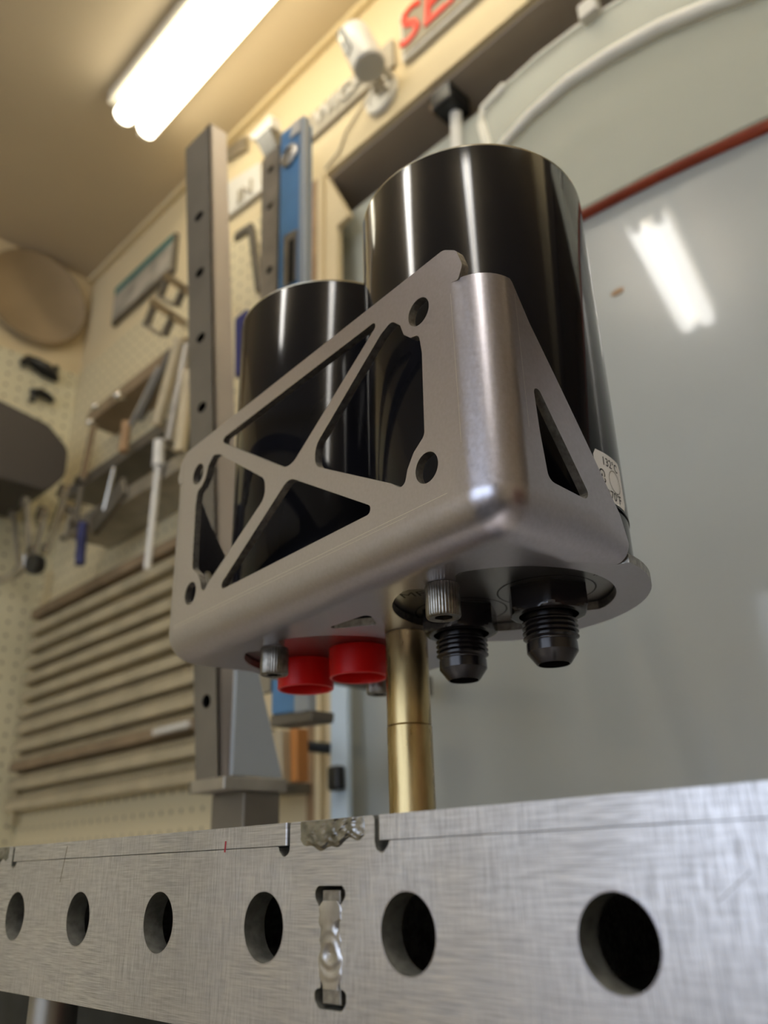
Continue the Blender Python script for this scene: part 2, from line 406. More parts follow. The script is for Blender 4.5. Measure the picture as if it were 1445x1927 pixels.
# ------------------------------------------------------------------ fluorescent fixtures
def fixture(name, cx, cy, ln, rz, label, tm='tube2', z=1200.):
    r = empty(name, (cx, cy, ZC), label, 'ceiling light', None, rz)
    zz = z-ZC
    b = MB(); b.prism([(-ln/2-15, -48, 0), (-ln/2-15, 48, 0), (-ln/2-15, 48, zz+26), (-ln/2-15, 14, zz+20), (-ln/2-15, 0, zz+4), (-ln/2-15, -14, zz+20), (-ln/2-15, -48, zz+26)], (1, 0, 0), ln+30); b.build('housing', M['lampbody'], r, bevel=1.5)
    for sy in (-1, 1):
        MB().cyl((-ln/2, sy*22, zz), (ln/2, sy*22, zz), 17, n=20).build('tube', M[tm], r)
    for sx in (-1, 1):
        for sy in (-1, 1):
            h = MB(); h.box((sx*(ln/2+4)-7, sy*22-10, zz-13), (sx*(ln/2+4)+7, sy*22+10, zz+30)); h.build('lamp_holder', M['white'], r, bevel=2)
    return r
fixture('fluorescent_fixture', -953+610, 325, 1220, 0, 'twin tube fluorescent fixture on the ceiling above the post', 'tube')
fixture('fluorescent_fixture', -513, -405, 450, PI/2-.235, 'short twin tube ceiling fixture behind the viewer')
fixture('fluorescent_fixture', 520, -655, 1220, -.90, 'twin tube ceiling fixture at the far side of the room')

# ================================================================== fixture table
t = empty('fixture_table', (0, 0, -48), 'brushed steel fixture table edge with a row of round holes')
t['category'] = 'fixture table'
def TB(): return MB()
# side plate (front face at y = 0)
x0, x1 = -420., 160.
tabs = [(-277.3-.0, -246.8), (-77.3, -46.8), (122.7, 160.)]
out = [(x0, -48, 0), (x1, -48, 0), (x1, -5.5, 0)]
seam = -5.55
prof = [(x1, seam)]
def tabpts(xa, xb, end=False):
    """right to left"""
    p = []
    if not end:
        p += [(xb+4.6, seam, .6), (xb+4.3, seam-1.0, 1.0), (xb+2.4, seam-2.7, 1.4), (xb+.25, seam-1.6, 1.3), (xb, seam, 0), (xb, -.0, .9)]
    p += [(xa, -.0, .9), (xa, seam, 0), (xa-.25, seam-1.6, 1.3), (xa-2.4, seam-2.7, 1.4), (xa-4.3, seam-1.0, 1.0), (xa-4.6, seam, .6)]
    return p
pts = [(x0, -48, 0), (x1, -48, 0), (x1, seam, 0)]
pts += tabpts(*tabs[1]); pts += tabpts(*tabs[0]); pts += [(x0, seam, 0)]
outer = fillet(pts, 5)
holes = [circle((-37.448+50*(k-4), -23.87), 8., 56) for k in range(-3, 7) if -37.448+50*(k-4) < 100]
for xc in (-62.1, -262.1):
    holes.append(fillet([(xc-4.2, -14.6, 1.5), (xc-5.4, -15.6, 1.5), (xc-5.3, -17.4, 1.5), (xc-3.3, -19.6, .5), (xc-3.3, -35.6, .5), (xc-5.5, -36.2, 1.), (xc-5.4, -38.3, 1.5), (xc-3.8, -39.8, 1.5),
                         (xc+3.8, -39.8, 1.5), (xc+5.3, -38.3, 1.5), (xc+5.2, -36.0, 1.), (xc+3.3, -35.4, .5), (xc+3.3, -19.0, .5), (xc+5.3, -17.0, 1.5), (xc+5.3, -15.6, 1.5), (xc+4.2, -14.6, 1.5)], 4))
TH = 6.35
mb = MB(); sheet(mb, outer, holes, lambda p: Vector((p[0], 0, p[1]+48)), lambda p: Vector((p[0], TH, p[1]+48)))
side = mb.build('side_plate', [M['plate'], M['plate_edge']], t)
# thin bright chamfer round every hole
for h in holes[:10]:
    if len(h) != 56: continue
    c = sum(h, Vector((0, 0)))/len(h); mb = MB()
    mb.lathe([(8.0, .02), (8.18, -.03), (8.32, .0)], (c.x, 0, c.y+48), 56, (0, 1, 0), close=False); mb.build('hole_chamfer', M['bracket'], side)
# top plate with notches for the tabs
def TP(x, y): return (x, y)
pt = [(x0, 0, 0)]
for xa, xb in tabs[:2]:
    pt += [(xa-1.25, 0, .5), (xa-1.25, TH+.4, .8), (xb+1.15, TH+.4, .8), (xb+1.15, 0, .5)]
pt += [(x1, 0, 0), (x1, 300, 0), (x0, 300, 0)]
mb = MB(); sheet(mb, fillet(pt, 3), [circle((-37.448+50*(k-4), 25+50*j), 8., 24) for k in (-2, -1, 0, 1, 4, 5, 6) for j in range(5) if not (k == 3)],
                 lambda p: Vector((p[0], p[1], 48)), lambda p: Vector((p[0], p[1], 48-5.35)))
mb.build('top_plate', [M['plate'], M['plate']], t)
# inner structure behind the side plate
mb = MB(); mb.box((x0, 292, 0), (x1, 298, 42)); mb.build('rear_plate', M['inner'], t)
for xc in (-262.1, -62.1, 137.9):
    mb = MB(); mb.box((xc-3.1, TH, 3), (xc+3.1, 291, 42)); mb.box((xc-3.1, .35, 48-38.8), (xc+3.1, TH, 48-15.6)); mb.build('rib_plate', M['bracket_cut'], t, bevel=.25)
mb = MB(); mb.box((x0, TH+1, 2.0), (x1, 291, 4)); 
mb.build('bottom_liner', M['inner'], t)
# welds
def weldbead(name, xa, xb, za, zb, y, m_, amp, nx=70, nz=26, seed=1, ripple=1.):
    rnd = random.Random(seed); mb = MB(); v = []
    for j in range(nz+1):
        for i in range(nx+1):
            s_ = i/nx; q = j/nz; edge = min(1, 6*min(s_, 1-s_))*min(1, 5*min(q+(.25 if zb >= 47.5 else 0), 1-q))
            x = xa+(xb-xa)*s_; z = zb+(za-zb)*q*(.72+.28*math.sin(PI*min(1, s_*1.3))+.06*math.sin(23*s_))
            rp = (math.sin((s_*6.5-1.5*(q-.3)**2*2.5+.12*math.sin(9*s_))*2*PI)*.42*(.5+.5*s_) + .5*math.sin(13*s_+7*q+1)*math.sin(5*q+4*s_) + .3*math.sin(37*q+29*s_)*math.sin(19*s_-11*q))*1.1
            v.append((x, y-(amp*(.7+.3*rp*ripple))*max(0, edge)+.06, z))
    f = [(j*(nx+1)+i, j*(nx+1)+i+1, (j+1)*(nx+1)+i+1, (j+1)*(nx+1)+i) for j in range(nz) for i in range(nx)]
    mb.add(v, f, True); return mb.build(name, m_, t)
weldbead('weld_bead', -73.6, -49.6, 41.2, 47.9, 0, M['weld'], .75, seed=2)
weldbead('weld_bead', -273, -250, 41.5, 47.9, 0, M['weld'], .7, seed=3)
for xc in (-62.1, -262.1):      # plug weld, ground almost flush, with a crater
    mb = MB(); nx, nz = 22, 70; v = []
    for j in range(nz+1):
        q = j/nz; z = 48-17.8-18.0*q; hw = 3.9+.45*math.sin(9*q+1)+.3*math.sin(31*q)
        if q > .72: hw *= 1-.9*(q-.72)
        if q < .12: hw *= .6+3.3*q
        for i in range(nx+1):
            s_ = i/nx*2-1; r_ = math.hypot(s_*3.8, (q-.60)*18)
            h = .10+.16*(1-s_**4)*min(1, 8*q)*min(1, 8*(1-q))
            h += .16*math.cos(r_*2.6)*math.exp(-(r_/4.6)**2)-.55*math.exp(-(r_/.75)**2)
            h -= .45*math.exp(-((s_-.75)/.28)**2-((q-.32)/.09)**2)
            v.append((xc+s_*hw, -h+(.14 if abs(s_) > .99 else .03), z))
    mb.add(v, [(j*(nx+1)+i, j*(nx+1)+i+1, (j+1)*(nx+1)+i+1, (j+1)*(nx+1)+i) for j in range(nz) for i in range(nx)], True)
    mb.build('plug_weld', M['weld_ground'], t)
# red pen mark and a few deep scratches on the face
def facemark(name, p, q, wd, m_):
    a = aty(*p, 0); b2 = aty(*q, 0); mb = MB(); mb.obox((a.x, -.012, a.z+48), (b2.x, -.012, b2.z+48), wd, (0, -1, 0), .015); return mb.build(name, m_, side)
facemark('pen_mark', (425, 1583), (423, 1604), .75, M['redink'])
facemark('scratch', (1412, 1640), (1350, 1698), .12, M['darksteel'])
facemark('scratch', (127, 1592), (113, 1660), .45, M['darksteel'])
# table support post below
b = MB(); pA = at(90, 1905, 1, 22)
b.cyl((pA.x, 24, ZF), (pA.x, 24, -46.2), 9); b.lathe([(30, 0), (30, 8), (11, 14)], (pA.x, 24, ZF), 32)
b.build('table_leg', M['steel'], None, 'round steel leg under the fixture table', 'table leg')
b = MB(); b.box((-900, 62, -140), (-120, 420, -60)); b.box((-900, 62, ZF), (-880, 420, -140)); b.box((-140, 62, ZF), (-120, 420, -140)); b.build('tool_cabinet', M['inner'], None, 'dark open cabinet frame below the fixture table', 'cabinet', bevel=3)

# ================================================================== bracket (frame: u right, w back, v up; origin at its upper right hole)
TR = (-49.7384, 27.5725, 154.4129); YAW = -0.0888312
U0, W0, VB, RO, RI = 28., 0., -82., 13., 10.
UL = -150-U0; VS = VB+RO; uR = U0-RO; uL = UL+RO; wS = RO
br = empty('mounting_bracket', TR, 'bent grey steel bracket with triangular cutouts, raised on the brass rod', 'bracket', rz=YAW)
mb = MB()
top = [(uR, VS, 0), (uR, 2, 0), (18.6, 1.2, 1), (20.8, 5.5, 3), (18.6, 12.5, 4), (13, 16.4, 5)]
left = [(-150-x, y, r) for x, y, r in top[::-1]]
outer = fillet(top+left, 6)
mir = lambda L: [(-150-x, y, r) for x, y, r in L[::-1]]
T2 = [(-13.5, 4.2, 3), (-9.3, .2, 1.2), (-7.6, -4.6, 2.), (-4.4, -7.6, 2), (-.4, -8.6, 2.5), (.6, -16, 4), (-.2, -45.2, 3), (-5.5, -49.0, 2.5), (-8.6, -53.5, 2.5), (-10.6, -59.5, 4), (-16.5, -55.2, 2), (-58.3, -32.6, 5.5), (-57.8, -24.5, 6), (-19.5, 2.0, 4)]
T1 = [(-18.2, 9.0, 1.6), (-75, -27.2, 9), (-131.8, 9.0, 1.6)]
T4 = [(-75, -30.6, 7), (-22.3, -61.8, 1.8), (-127.7, -61.8, 1.8)]
def shr(p): return [Vector(q) for q in p]
hl = [shr(fillet(L, 6)) for L in (T1, T2, mir(T2), T4)]+[circle(c, 5.0, 32) for c in ((0, 0), (0, -56.25), (-150, 0), (-150, -56.25))]
sheet(mb, outer, hl, lambda p: Vector((p[0], 0, p[1])), lambda p: Vector((p[0], 3, p[1])),
      skip=lambda p: (abs(p[1]-VS) < 1e-3) or ((abs(p[0]-uR) < 1e-3 or abs(p[0]-uL) < 1e-3) and p[1] < 2.01))
# side flanges
WT, WE, RE = 42., 56.4, 5.5          # the bend tightens from w=WT to its end WE
fl = [(13, VS, 0), (13, 2.2, 0), (14.2, 1.2, 2), (20.5, -11.5, 3), (31, -28.5, 20), (44.5, -51, 20), (54.2, -68, 9), (WE, VB+RE, 0), (WT, VS, 0)]
def onseg(p, a, b):
    p = Vector(p[:2]); a = Vector(a); b = Vector(b); d = b-a; t_ = (p-a).dot(d)/d.dot(d); return -.01 < t_ < 1.01 and (p-a-d*t_).length < 2e-3
tri = [(18.6, -30.5, 1.6), (41.0, -67.2, 2.2), (21.2, -65.2, 3.2), (19.6, -50, 9)]
for (u_, ui) in ((U0, U0-3), (UL, UL+3)):
    sheet(mb, fillet(fl, 5), [shr(fillet(tri, 6))], lambda p: Vector((u_, p[0], p[1])), lambda p: Vector((ui, p[0], p[1])),
          skip=lambda p: abs(p[0]-13) < 1e-3 or onseg(p, (13, VS), (WT, VS)) or onseg(p, (WT, VS), (WE, VB+RE)))
# bends and corners
bend(mb, (uL, wS, VS), (uR, wS, VS), (0, -1, 0), (0, 0, -1), RO, RI, caps=False)
bend(mb, (uR, wS, VS), (uR, wS, 2), (0, -1, 0), (1, 0, 0), RO, RI)
bend(mb, (uL, wS, VS), (uL, wS, 2), (0, -1, 0), (-1, 0, 0), RO, RI)
def taper(sx):
    nn_ = 12; ws = [wS, 20, 28, 36, WT]+[WT+(WE-WT)*i/8 for i in range(1, 9)]
    uo = U0 if sx > 0 else UL
    for off, sg in ((0, 1), (3, -1)):
        v = []; nn = []
        for w__ in ws:
            r_ = RO if w__ <= WT else RO+(RE-RO)*(w__-WT)/(WE-WT)
            for i in range(nn_+1):
                a = PI/2*i/nn_; d = Vector((sx*math.cos(a), 0, -math.sin(a))); v.append(Vector((uo-sx*r_, w__, VB+r_))+d*(r_-off)); nn.append(d*sg)
        f = []
        for j in range(len(ws)-1):
            for i in range(nn_):
                q = (j*(nn_+1)+i, j*(nn_+1)+i+1, (j+1)*(nn_+1)+i+1, (j+1)*(nn_+1)+i)
                if (v[q[1]]-v[q[0]]).cross(v[q[2]]-v[q[0]]).dot(nn[q[0]]) < 0: q = q[::-1]
                f.append(q)
        mb.add(v, f, normals=nn)
    c = Vector((uo-sx*RE, WE, VB+RE)); v = []
    for r_ in (RE, RE-3): v += [c+Vector((sx*math.cos(PI/2*i/nn_), 0, -math.sin(PI/2*i/nn_)))*r_ for i in range(nn_+1)]
    mb.add(v, [((i, i+1, nn_+2+i, nn_+1+i) if sx < 0 else (i, nn_+1+i, nn_+2+i, i+1)) for i in range(nn_)], normals=[Vector((0, 1, 0))]*len(v), mi=1)
taper(1); taper(-1)
corner(mb, (uR, wS, VS), 1, RO, RI); corner(mb, (uL, wS, VS), -1, RO, RI)
# bottom plate: two lobes round the cans
lobe = []
R_ = 56.5; cR = (-30., 52.)
a = math.atan2(6.0, 55.6)
while True:
    p = (cR[0]+R_*math.cos(a), cR[1]+R_*math.sin(a))
    if p[0] < -63: break
    lobe.append((p[0], p[1], 0)); a += .07
bp_ = [(uL, wS, 0), (uR, wS, 0), (uR, WT, 0), (U0-RE, WE, 0)]+lobe+[(-69, 89.2, 0), (-75, 87.6, 0), (-81, 89.2, 0)]
bp_ += [(-150-x, y, r) for x, y, r in ([(uR, WT, 0), (U0-RE, WE, 0)]+lobe)[::-1]]
C1 = (-25.5, 57.); C2 = (-124.5, 57.)
def opening(c, bolts, r=38.5):
    P = []
    n = 96
    for i in range(n):
        a = 2*PI*i/n; p = Vector((c[0]+r*math.cos(a), c[1]+r*math.sin(a)))
        rr = r
        for (bx, bw) in bolts:
            ab = math.atan2(bw-c[1], bx-c[0]); d = (a-ab+PI) % (2*PI)-PI
            rr -= 10.5*math.exp(-(d/.22)**4)
        P.append(Vector((c[0]+rr*math.cos(a), c[1]+rr*math.sin(a))))
    return P
B1 = [(-22.8, 25.6), (-22, 90)]; B2 = [(-123.6, 26.2), (-133.5, 88.8)]
ctri = fillet([(-89.5, 25.2, 2), (-62, 26.6, 2), (-72, 38.5, 2)], 4)
sheet(mb, fillet(bp_, 3), [opening(C1, B1), opening(C2, B2), shr(ctri)], lambda p: Vector((p[0], p[1], VB)), lambda p: Vector((p[0], p[1], VB+3)),
      skip=lambda p: abs(p[1]-wS) < 1e-3 or ((abs(p[0]-uR) < 1e-3 or abs(p[0]-uL) < 1e-3) and p[1] < WT+.01) or onseg(p, (uR, WT), (U0-RE, WE)) or onseg(p, (uL, WT), (UL+RE, WE)))
mb.build('bent_plate', [M['bracket'], M['bracket_cut']], br)
# scribe lines
def scribe(p, q, m_=None, wd=.14):
    b = MB(); n = {True: (0, -1, 0)}.get(abs(p[1]) < 1 and abs(q[1]) < 1, (1, 0, 0)); b.obox(p, q, wd, n, .006); b.build('scribe_line', m_ or M['scratch'], br)
scribe((-164, -.002, -67.5), (8, -.002, -67.5)); scribe((-164, -.002, -68.7), (-10, -.002, -68.7), wd=.1)
scribe((14.9, -.002, -2), (14.9, -.002, -54), wd=.12); scribe((-164.8, -.002, 11), (-164.8, -.002, -52), M['bracket_cut'], .12)
scribe((28.002, 14.9, -3), (28.002, 14.9, -50), wd=.12)

# ------------------------------------------------------------------ the two cans
ZB, ZT, RC = -78.9, 83., 46.
def can(c, label):
    r = empty('breather_can', (0, 0, 0), label, 'canister', 'black cylindrical cans in the bracket', YAW)
    r.location = (br.matrix_basis @ Vector((c[0]*S, c[1]*S, ZB*S))) if False else Vector(TR)*S + Matrix.Rotation(YAW, 3, 'Z') @ Vector((c[0]*S, c[1]*S, ZB*S))
    h = ZT-ZB
    b = MB(); b.lathe([(RC-2, 19.2), (RC, 19.6), (RC, h-.8), (RC-.25, h-.35)], n=160, close=False); b.lathe([(RC-.3, h-.4), (RC-4, h-.3), (0, h-.3)], n=64, close=False); b.build('body', M['can'], r)
    b = MB(); b.lathe([(RC-.28, h-.42), (RC-.15, h+.25), (RC-.7, h+.7), (RC-2.2, h+.7), (RC-2.4, h-.3)], n=160, close=False); b.build('top_rim', M['can_rim'], r)
    b = MB(); b.lathe([(0, .4), (38, .4), (43.8, .4)], n=96, close=False); b.build('base_disc', M['can_base'], r)
    b = MB(); b.lathe([(43.4, .2), (RC-1, 0), (RC-.3, .8), (RC-.3, 18.6), (RC-2, 19.2)], n=160, close=False); b.build('base_collar', M['can'], r)
    return r
can1 = can(C1, 'near black can, the taller looking one at the right with the white sticker')
can2 = can(C2, 'far black can at the left with red caps on its underside')
del can1['group']; del can2['group']
# lettering engraved in the base of the near can
def basetext(r, txt, x, y, size, rot, m_=None):
    v, f = textmesh(txt, size); b = MB(); R2 = Matrix.Rotation(rot, 3, 'Z')
    pts_ = []
    for p in v:
        q = R2 @ Vector((p[0], -p[1], 0)); pts_.append((x+q.x, y+q.y, .34))
    b.add(pts_, f); b.build('engraved_text', m_ or M['ink'], r, merge=False)
basetext(can1, 'MF200', -14, -22, 7.5, .5); basetext(can1, 'IN', 33, 12, 4.5, 1.2)
for (x, y) in ((11, 10.7), (-24, 3.5)):
    b = MB(); b.lathe([(16.6, .32), (17.2, .32)], (x, y, 0), 48, close=False); b.build('engraved_ring', M['ink'], can1)
# sticker on the near can
def onCan(a, z, lift=.12):  # a in mm of arc from the leftmost edge, z bracket height
    th = math.radians(-2.0)+a/RC; return Vector(((RC+lift)*math.cos(th), (RC+lift)*math.sin(th), z-ZB))
SW, SH, SZ = 19.0, 17.6, -58.6
g = fillet([(0, 0, 1.6), (SW, 0, 1.6), (SW, SH, 1.6), (0, SH, 1.6)], 5); b = MB()
nx = 16
v = []; f = []
for j in range(9):
    for i in range(nx+1):
        x = SW*i/nx; z = SH*j/8
        # pull the four corners in for a rounded outline
        cxn = 1.4
        if (j in (0, 8)): x = cxn+(SW-2*cxn)*i/nx
        v.append(onCan(x, SZ+z)); 
f = [(j*(nx+1)+i, j*(nx+1)+i+1, (j+1)*(nx+1)+i+1, (j+1)*(nx+1)+i) for j in range(8) for i in range(nx)]
b.add(v, f, True); st = b.build('temperature_sticker', M['sticker'], can1, 'white rounded sticker with printed temperatures')
def sttext(txt, x, z, size, rot=0.):
    v, f = textmesh(txt, size, 0, .045); b = MB(); R2 = Matrix.Rotation(rot, 3, 'Z'); P = []
    for p in v:
        q = R2 @ Vector((p[0], p[1], 0)); P.append(onCan(x+q.x, SZ+z+q.y, .2))
    b.add(P, f); b.build('print', M['ink'], st, merge=False)
sttext('132°C', 9.8, 14.2, 4.3); sttext('270°F', 9.8, 2.5, 4.3); sttext('G2', 3.3, 8.4, 4.4, -PI/2)
b = MB(); n = 40; v = [onCan(11.6+rr*math.cos(2*PI*i/n), SZ+8.4+rr*math.sin(2*PI*i/n), .2) for rr in (3.9, 4.25) for i in range(n)]
b.add(v, [(i, (i+1) % n, n+(i+1) % n, n+i) for i in range(n)]); b.build('print', M['bolt'], st)

# ------------------------------------------------------------------ black flare fittings on the near can
def BP(u, w_, v_): return Vector(TR) + Matrix.Rotation(YAW, 3, 'Z') @ Vector((u, w_, v_))
def fitting(u, w_, label, hexr=14.6, rt=9.5, rot=.2):
    r = empty('hose_fitting', BP(u, w_, -104.5), label, 'fitting', rz=YAW+rot)
    H0 = 104.5
    b = MB(); zt_ = H0+ZB+.3
    # hex: chamfered lower face
    hx = lambda s_, z: [(hexr*s_*math.cos(PI/3*i), hexr*s_*math.sin(PI/3*i), z) for i in range(6)]
    b.lathe([(1, 0), (1, 1)], n=6, rfun=lambda r0, h, a, i: 0) if False else None
    z1 = H0-87.6; n = 72
    def hr(a): return hexr*math.cos(PI/6)/math.cos((a % (PI/3))-PI/6)
    prof = [(10.2, z1, 1), (12.0, z1, 1), (12.9, z1+.25, 2), (13.6, z1+.8, 3), (20, z1+1.6, 3), (20, zt_, 3)]
    b.lathe([(p[0], p[1]) for p in prof], n=n, rfun=lambda r0, h, a, i: min(r0, hr(a)), close=False)
    hexo = b.build('hex', M['fit'], r, sharp=25)
    b = MB(); tz = H0-97.2; P = [(rt-1.6, z1+.2), (rt-1.6, z1-1.4), (rt-.9, z1-1.8)]
    pitch = 1.75; z = z1-2.0
    while z-pitch > tz:
        P += [(rt, z-.45), (rt, z-.75), (rt-1.05, z-pitch+.25), (rt-1.05, z-pitch)]; z -= pitch
    P += [(rt-1.3, tz+.2), (rt-1.3, tz)]
    b.lathe(P, n=56, close=False); b.build('thread', M['fit'], r, sharp=25)
    b = MB(); b.lathe([(rt-1.4, tz+.1), (rt-.9, tz-.1), (rt-.85, tz-3.2), (rt-3.6, .35), (rt-4.0, 0), (rt-4.3, .1), (rt-4.4, 9)], n=56, close=False); b.build('flare_nose', M['fit'], r, sharp=25)
    b = MB(); b.lathe([(rt-4.4, 8), (0, 8)], n=32, close=False); b.build('bore', M['bore'], r)
    return r
fitting(-14.5, 67.7, 'black flare fitting at the right, nearer the edge of the bracket', rot=.25)
fitting(-50.0, 60.3, 'black flare fitting at the left, beside the socket head screw', rot=.1)
# red caps
def redcap(u, w_, label, rt=12.6):
    r = empty('dust_cap', BP(u, w_, -91.2), label, 'plastic cap', rz=YAW)
    b = MB(); b.lathe([(rt-1.3, 12.5), (rt+.1, 12.5), (rt, .3), (rt-.25, 0)], n=56, close=False)
    b.lathe([(rt-1.1, .1), (rt-1.25, .5), (rt-1.3, 4.5), (0, 4.6)], n=56, close=False); b.build('cap_body', M['red'], r)
    b = MB(); b.lathe([(rt-.24, .0), (rt-.5, -.18), (rt-1.0, -.12), (rt-1.12, .12)], n=56, close=False); b.build('cap_lip', M['redrim'], r)
redcap(-116.5, 64.0, 'red plastic dust cap beside the brass rod')
redcap(-149.0, 59.0, 'red plastic dust cap beside the left screw')
# socket head cap screws
def screw(u, w_, label, grp=None):
    r = empty('cap_screw', BP(u, w_, VB-11.2), label, 'screw', grp, YAW+random.random())
    R0 = 5.7; n = 96
    b = MB(); b.lathe([(R0-.9, 0), (R0-.35, .15), (R0, .8), (R0, 10.4), (R0-.35, 11.1), (0, 11.1)], n=n, close=False,
                      rfun=lambda r0, h, a, i: r0-(.24 if (i % 3 == 0 and .7 < h < 10.6) else 0))
    def sock(a): return 3.2*math.cos(PI/6)/math.cos((a % (PI/3))-PI/6)
    b.build('head', M['bolt'], r, sharp=30)
    b = MB(); b.lathe([(R0-.9, 0), (3.4, .05), (1, 0.3), (1, 5)], n=60, close=False, rfun=lambda r0, h, a, i: r0 if r0 > 2 else sock(a)); b.build('end_face', M['bolt'], r, sharp=30)
    b = MB(); b.lathe([(3.3, 4.9), (0, 4.9)], n=24, close=False); b.build('socket', M['bore'], r)
    b = MB(); b.cyl((0, 0, 11), (0, 0, 14), 3.9); b.build('shank', M['bolt'], r)
screw(*B1[0], 'knurled socket head screw under the near can, left of the black fittings')
screw(*B2[0], 'knurled socket head screw at the left, next to the red cap')
screw(*B2[1], 'knurled socket head screw half hidden behind the brass rod')
# brass rod: two stacked lengths
rp_ = BP(-75.9, 56.0, 0); RR = 8.45; jz = at(765, 1357, 0, rp_.x-0).z
d_ = RX*((765-CX)/F)+RY*((1357-CY)/F)+RZ; k_ = ((rp_.x-CAM.x)*RZ.x+(rp_.y-CAM.y)*RZ.y)/(d_.x*RZ.x+d_.y*RZ.y); jz = CAM.z+d_.z*k_-2
b = MB(); b.lathe([(0, 0), (RR-.7, 0), (RR, .6), (RR, jz-.35), (RR-.3, jz), (0, jz)], (rp_.x, rp_.y, 0), 64, close=False); b.build('brass_rod', M['brass'], None, 'lower length of tarnished brass rod standing on the table top', 'brass rod')
zt_ = TR[2]+VB
b = MB(); b.lathe([(0, jz+.05), (RR-.45, jz+.05), (RR-.15, jz+.4), (RR-.15, zt_-.8), (RR-.6, zt_-.1), (0, zt_-.1)], (rp_.x, rp_.y, 0), 64, close=False); b.build('brass_rod', M['brass'], None, 'upper length of brass rod touching the bracket underside', 'brass rod')

# ================================================================== things behind, each on its own real plane
def P3(px, py, ax, off): return at(px, py, ax, off)
def quad(mb, pxs, y, th, mi=0, ax=1):
    n = (0, -1, 0) if ax == 1 else (1, 0, 0)
    return mb.prism([at(*q, ax, y) for q in pxs], n, th, mi)
def rounded(pxs, y, rads, ax=1, n=6):
    P = [at(*q, ax, y) for q in pxs]
    if ax == 1: return [Vector((p[0], y, p[1])) for p in fillet([(p.x, p.z, r) for p, r in zip(P, rads)], n)]
    return [Vector((y, p[0], p[1])) for p in fillet([(p.y, p.z, r) for p, r in zip(P, rads)], n)]
def walltext(txt, size, x, y, z, parent, m_, ext=1.5, shear=0.):
    v, f = textmesh(txt, size, ext); b = MB(); b.add([(x+p[0]+shear*p[1], y-p[2]-ext, z+p[1]) for p in v], f); return b.build('lettering', m_, parent, merge=False)

# --- grey panels seen through the opening
YC = 505.
zB = at(640, 416, 1, 535).z; zC = at(640, 420, 1, YC).z
pl = empty('backing_panel', (-400, 535, ZF), 'flat pale grey panel standing in the opening, left edge beside the pale blue strip', 'panel')
xl = at(633, 430, 1, 535).x; b = MB(); b.box((xl+400, 0, 0), (500, 8, zB-ZF)); b.build('sheet', M['greyback'], pl)
# curved glossy panel with the red seal along its top edge
cp = empty('curved_panel', (-200, YC, ZF), 'large curved glossy grey panel with a red rubber edge along the top', 'panel')
def topz(x):
    # through the red edge as seen: three known points on the plane y = 600
    pts_ = [at(q[0], q[1], 1, YC) for q in ((1090, 410), (1270, 318), (1445, 240))]
    (xa, za), (xb, zb), (xc, zc) = [(p.x, p.z) for p in pts_]
    return za*(x-xb)*(x-xc)/((xa-xb)*(xa-xc))+zb*(x-xa)*(x-xc)/((xb-xa)*(xb-xc))+zc*(x-xa)*(x-xb)/((xc-xa)*(xc-xb))
def topz2(x):
    x0_ = at(1090, 410, 1, YC).x
    if x < x0_: return topz(x0_)+(topz(x0_)-topz(x0_+1))*(x0_-x)*.8
    x1_ = at(1445, 240, 1, YC).x+20
    if x > x1_: return topz(x1_)-(x-x1_)*.35
    return topz(x)
xL_ = at(652, 1200, 1, YC).x; nx, nz = 60, 40; v = []
for j in range(nz+1):
    for i in range(nx+1):
        x = xL_+(420-xL_)*i/nx; zt2 = min(topz2(x), zC); z = -120+(zt2+120)*j/nz
        yy = YC+12*math.cos((x+200)/420)-12+10*((z-450)/500)**2
        v.append((x+200, yy-YC, z-ZF))
b = MB(); k = len(v); b.add(v+[(p[0], p[1]+5, p[2]) for p in v], [(j*(nx+1)+i, j*(nx+1)+i+1, (j+1)*(nx+1)+i+1, (j+1)*(nx+1)+i) for j in range(nz) for i in range(nx)], True)
b.build('skin', M['greypanel'], cp, merge=False)
b = MB(); b.tube([(v[nz*(nx+1)+i][0], v[nz*(nx+1)+i][1]-1, v[nz*(nx+1)+i][2]) for i in range(nx+1)], 6.2, 12); b.build('edge_seal', M['redtrim'], cp)
b = MB(); q = at(1160, 548, 1, YC-2); b.ball((q.x+200, -.6, q.z-ZF), 4, 12, sq=(1.9, .12, .9)); b.build('stain', M['brown'], cp)

# clear acrylic sheet with bright edges in front of the panels
ya = 486.
ac = empty('acrylic_sheet', (-300, ya, 700), 'clear acrylic sheet with a bright rounded corner above the cans', 'acrylic sheet')
pa = [at(q[0], q[1], 1, ya) for q in ((925, 300), (905, 232), (908, 205), (950, 160), (1010, 105), (1080, 52), (1164, 0), (1260, -50), (1400, -100))]
pa2 = [Vector((p.x, 0, p.z)) for p in pa]
b = MB(); pts_ = [(p.x+300, 0, p.z-700) for p in pa2]+[(at(q[0], q[1], 1, ya).x+300, 0, at(q[0], q[1], 1, ya).z-700) for q in ((1700, 20), (1600, 140), (1445, 216), (1350, 262), (1270, 300), (1180, 346), (1100, 388), (960, 460))]
b.prism(pts_, (0, 1, 0), 4); b.build('pane', M['acryl'], ac)
b = MB(); b.tube([(p.x+300, 2, p.z-700) for p in pa2[:4]], 6.5, 10); b.tube([(p.x+300, 2, p.z-700) for p in pa2[3:]], 2.8, 10); b.build('edge', M['acryledge'], ac)
b = MB(); pb_ = [at(q[0], q[1], 1, ya-8) for q in ((930, 290), (950, 265), (1000, 212), (1070, 152), (1150, 100), (1240, 50), (1340, 8), (1460, -35))]
b.tube([(p.x+300, -6, p.z-700) for p in pb_], [4.5, 6, 7, 8, 8.5, 8.5, 8, 8], 10); b.build('folded_lip', M['acryledge'], ac)
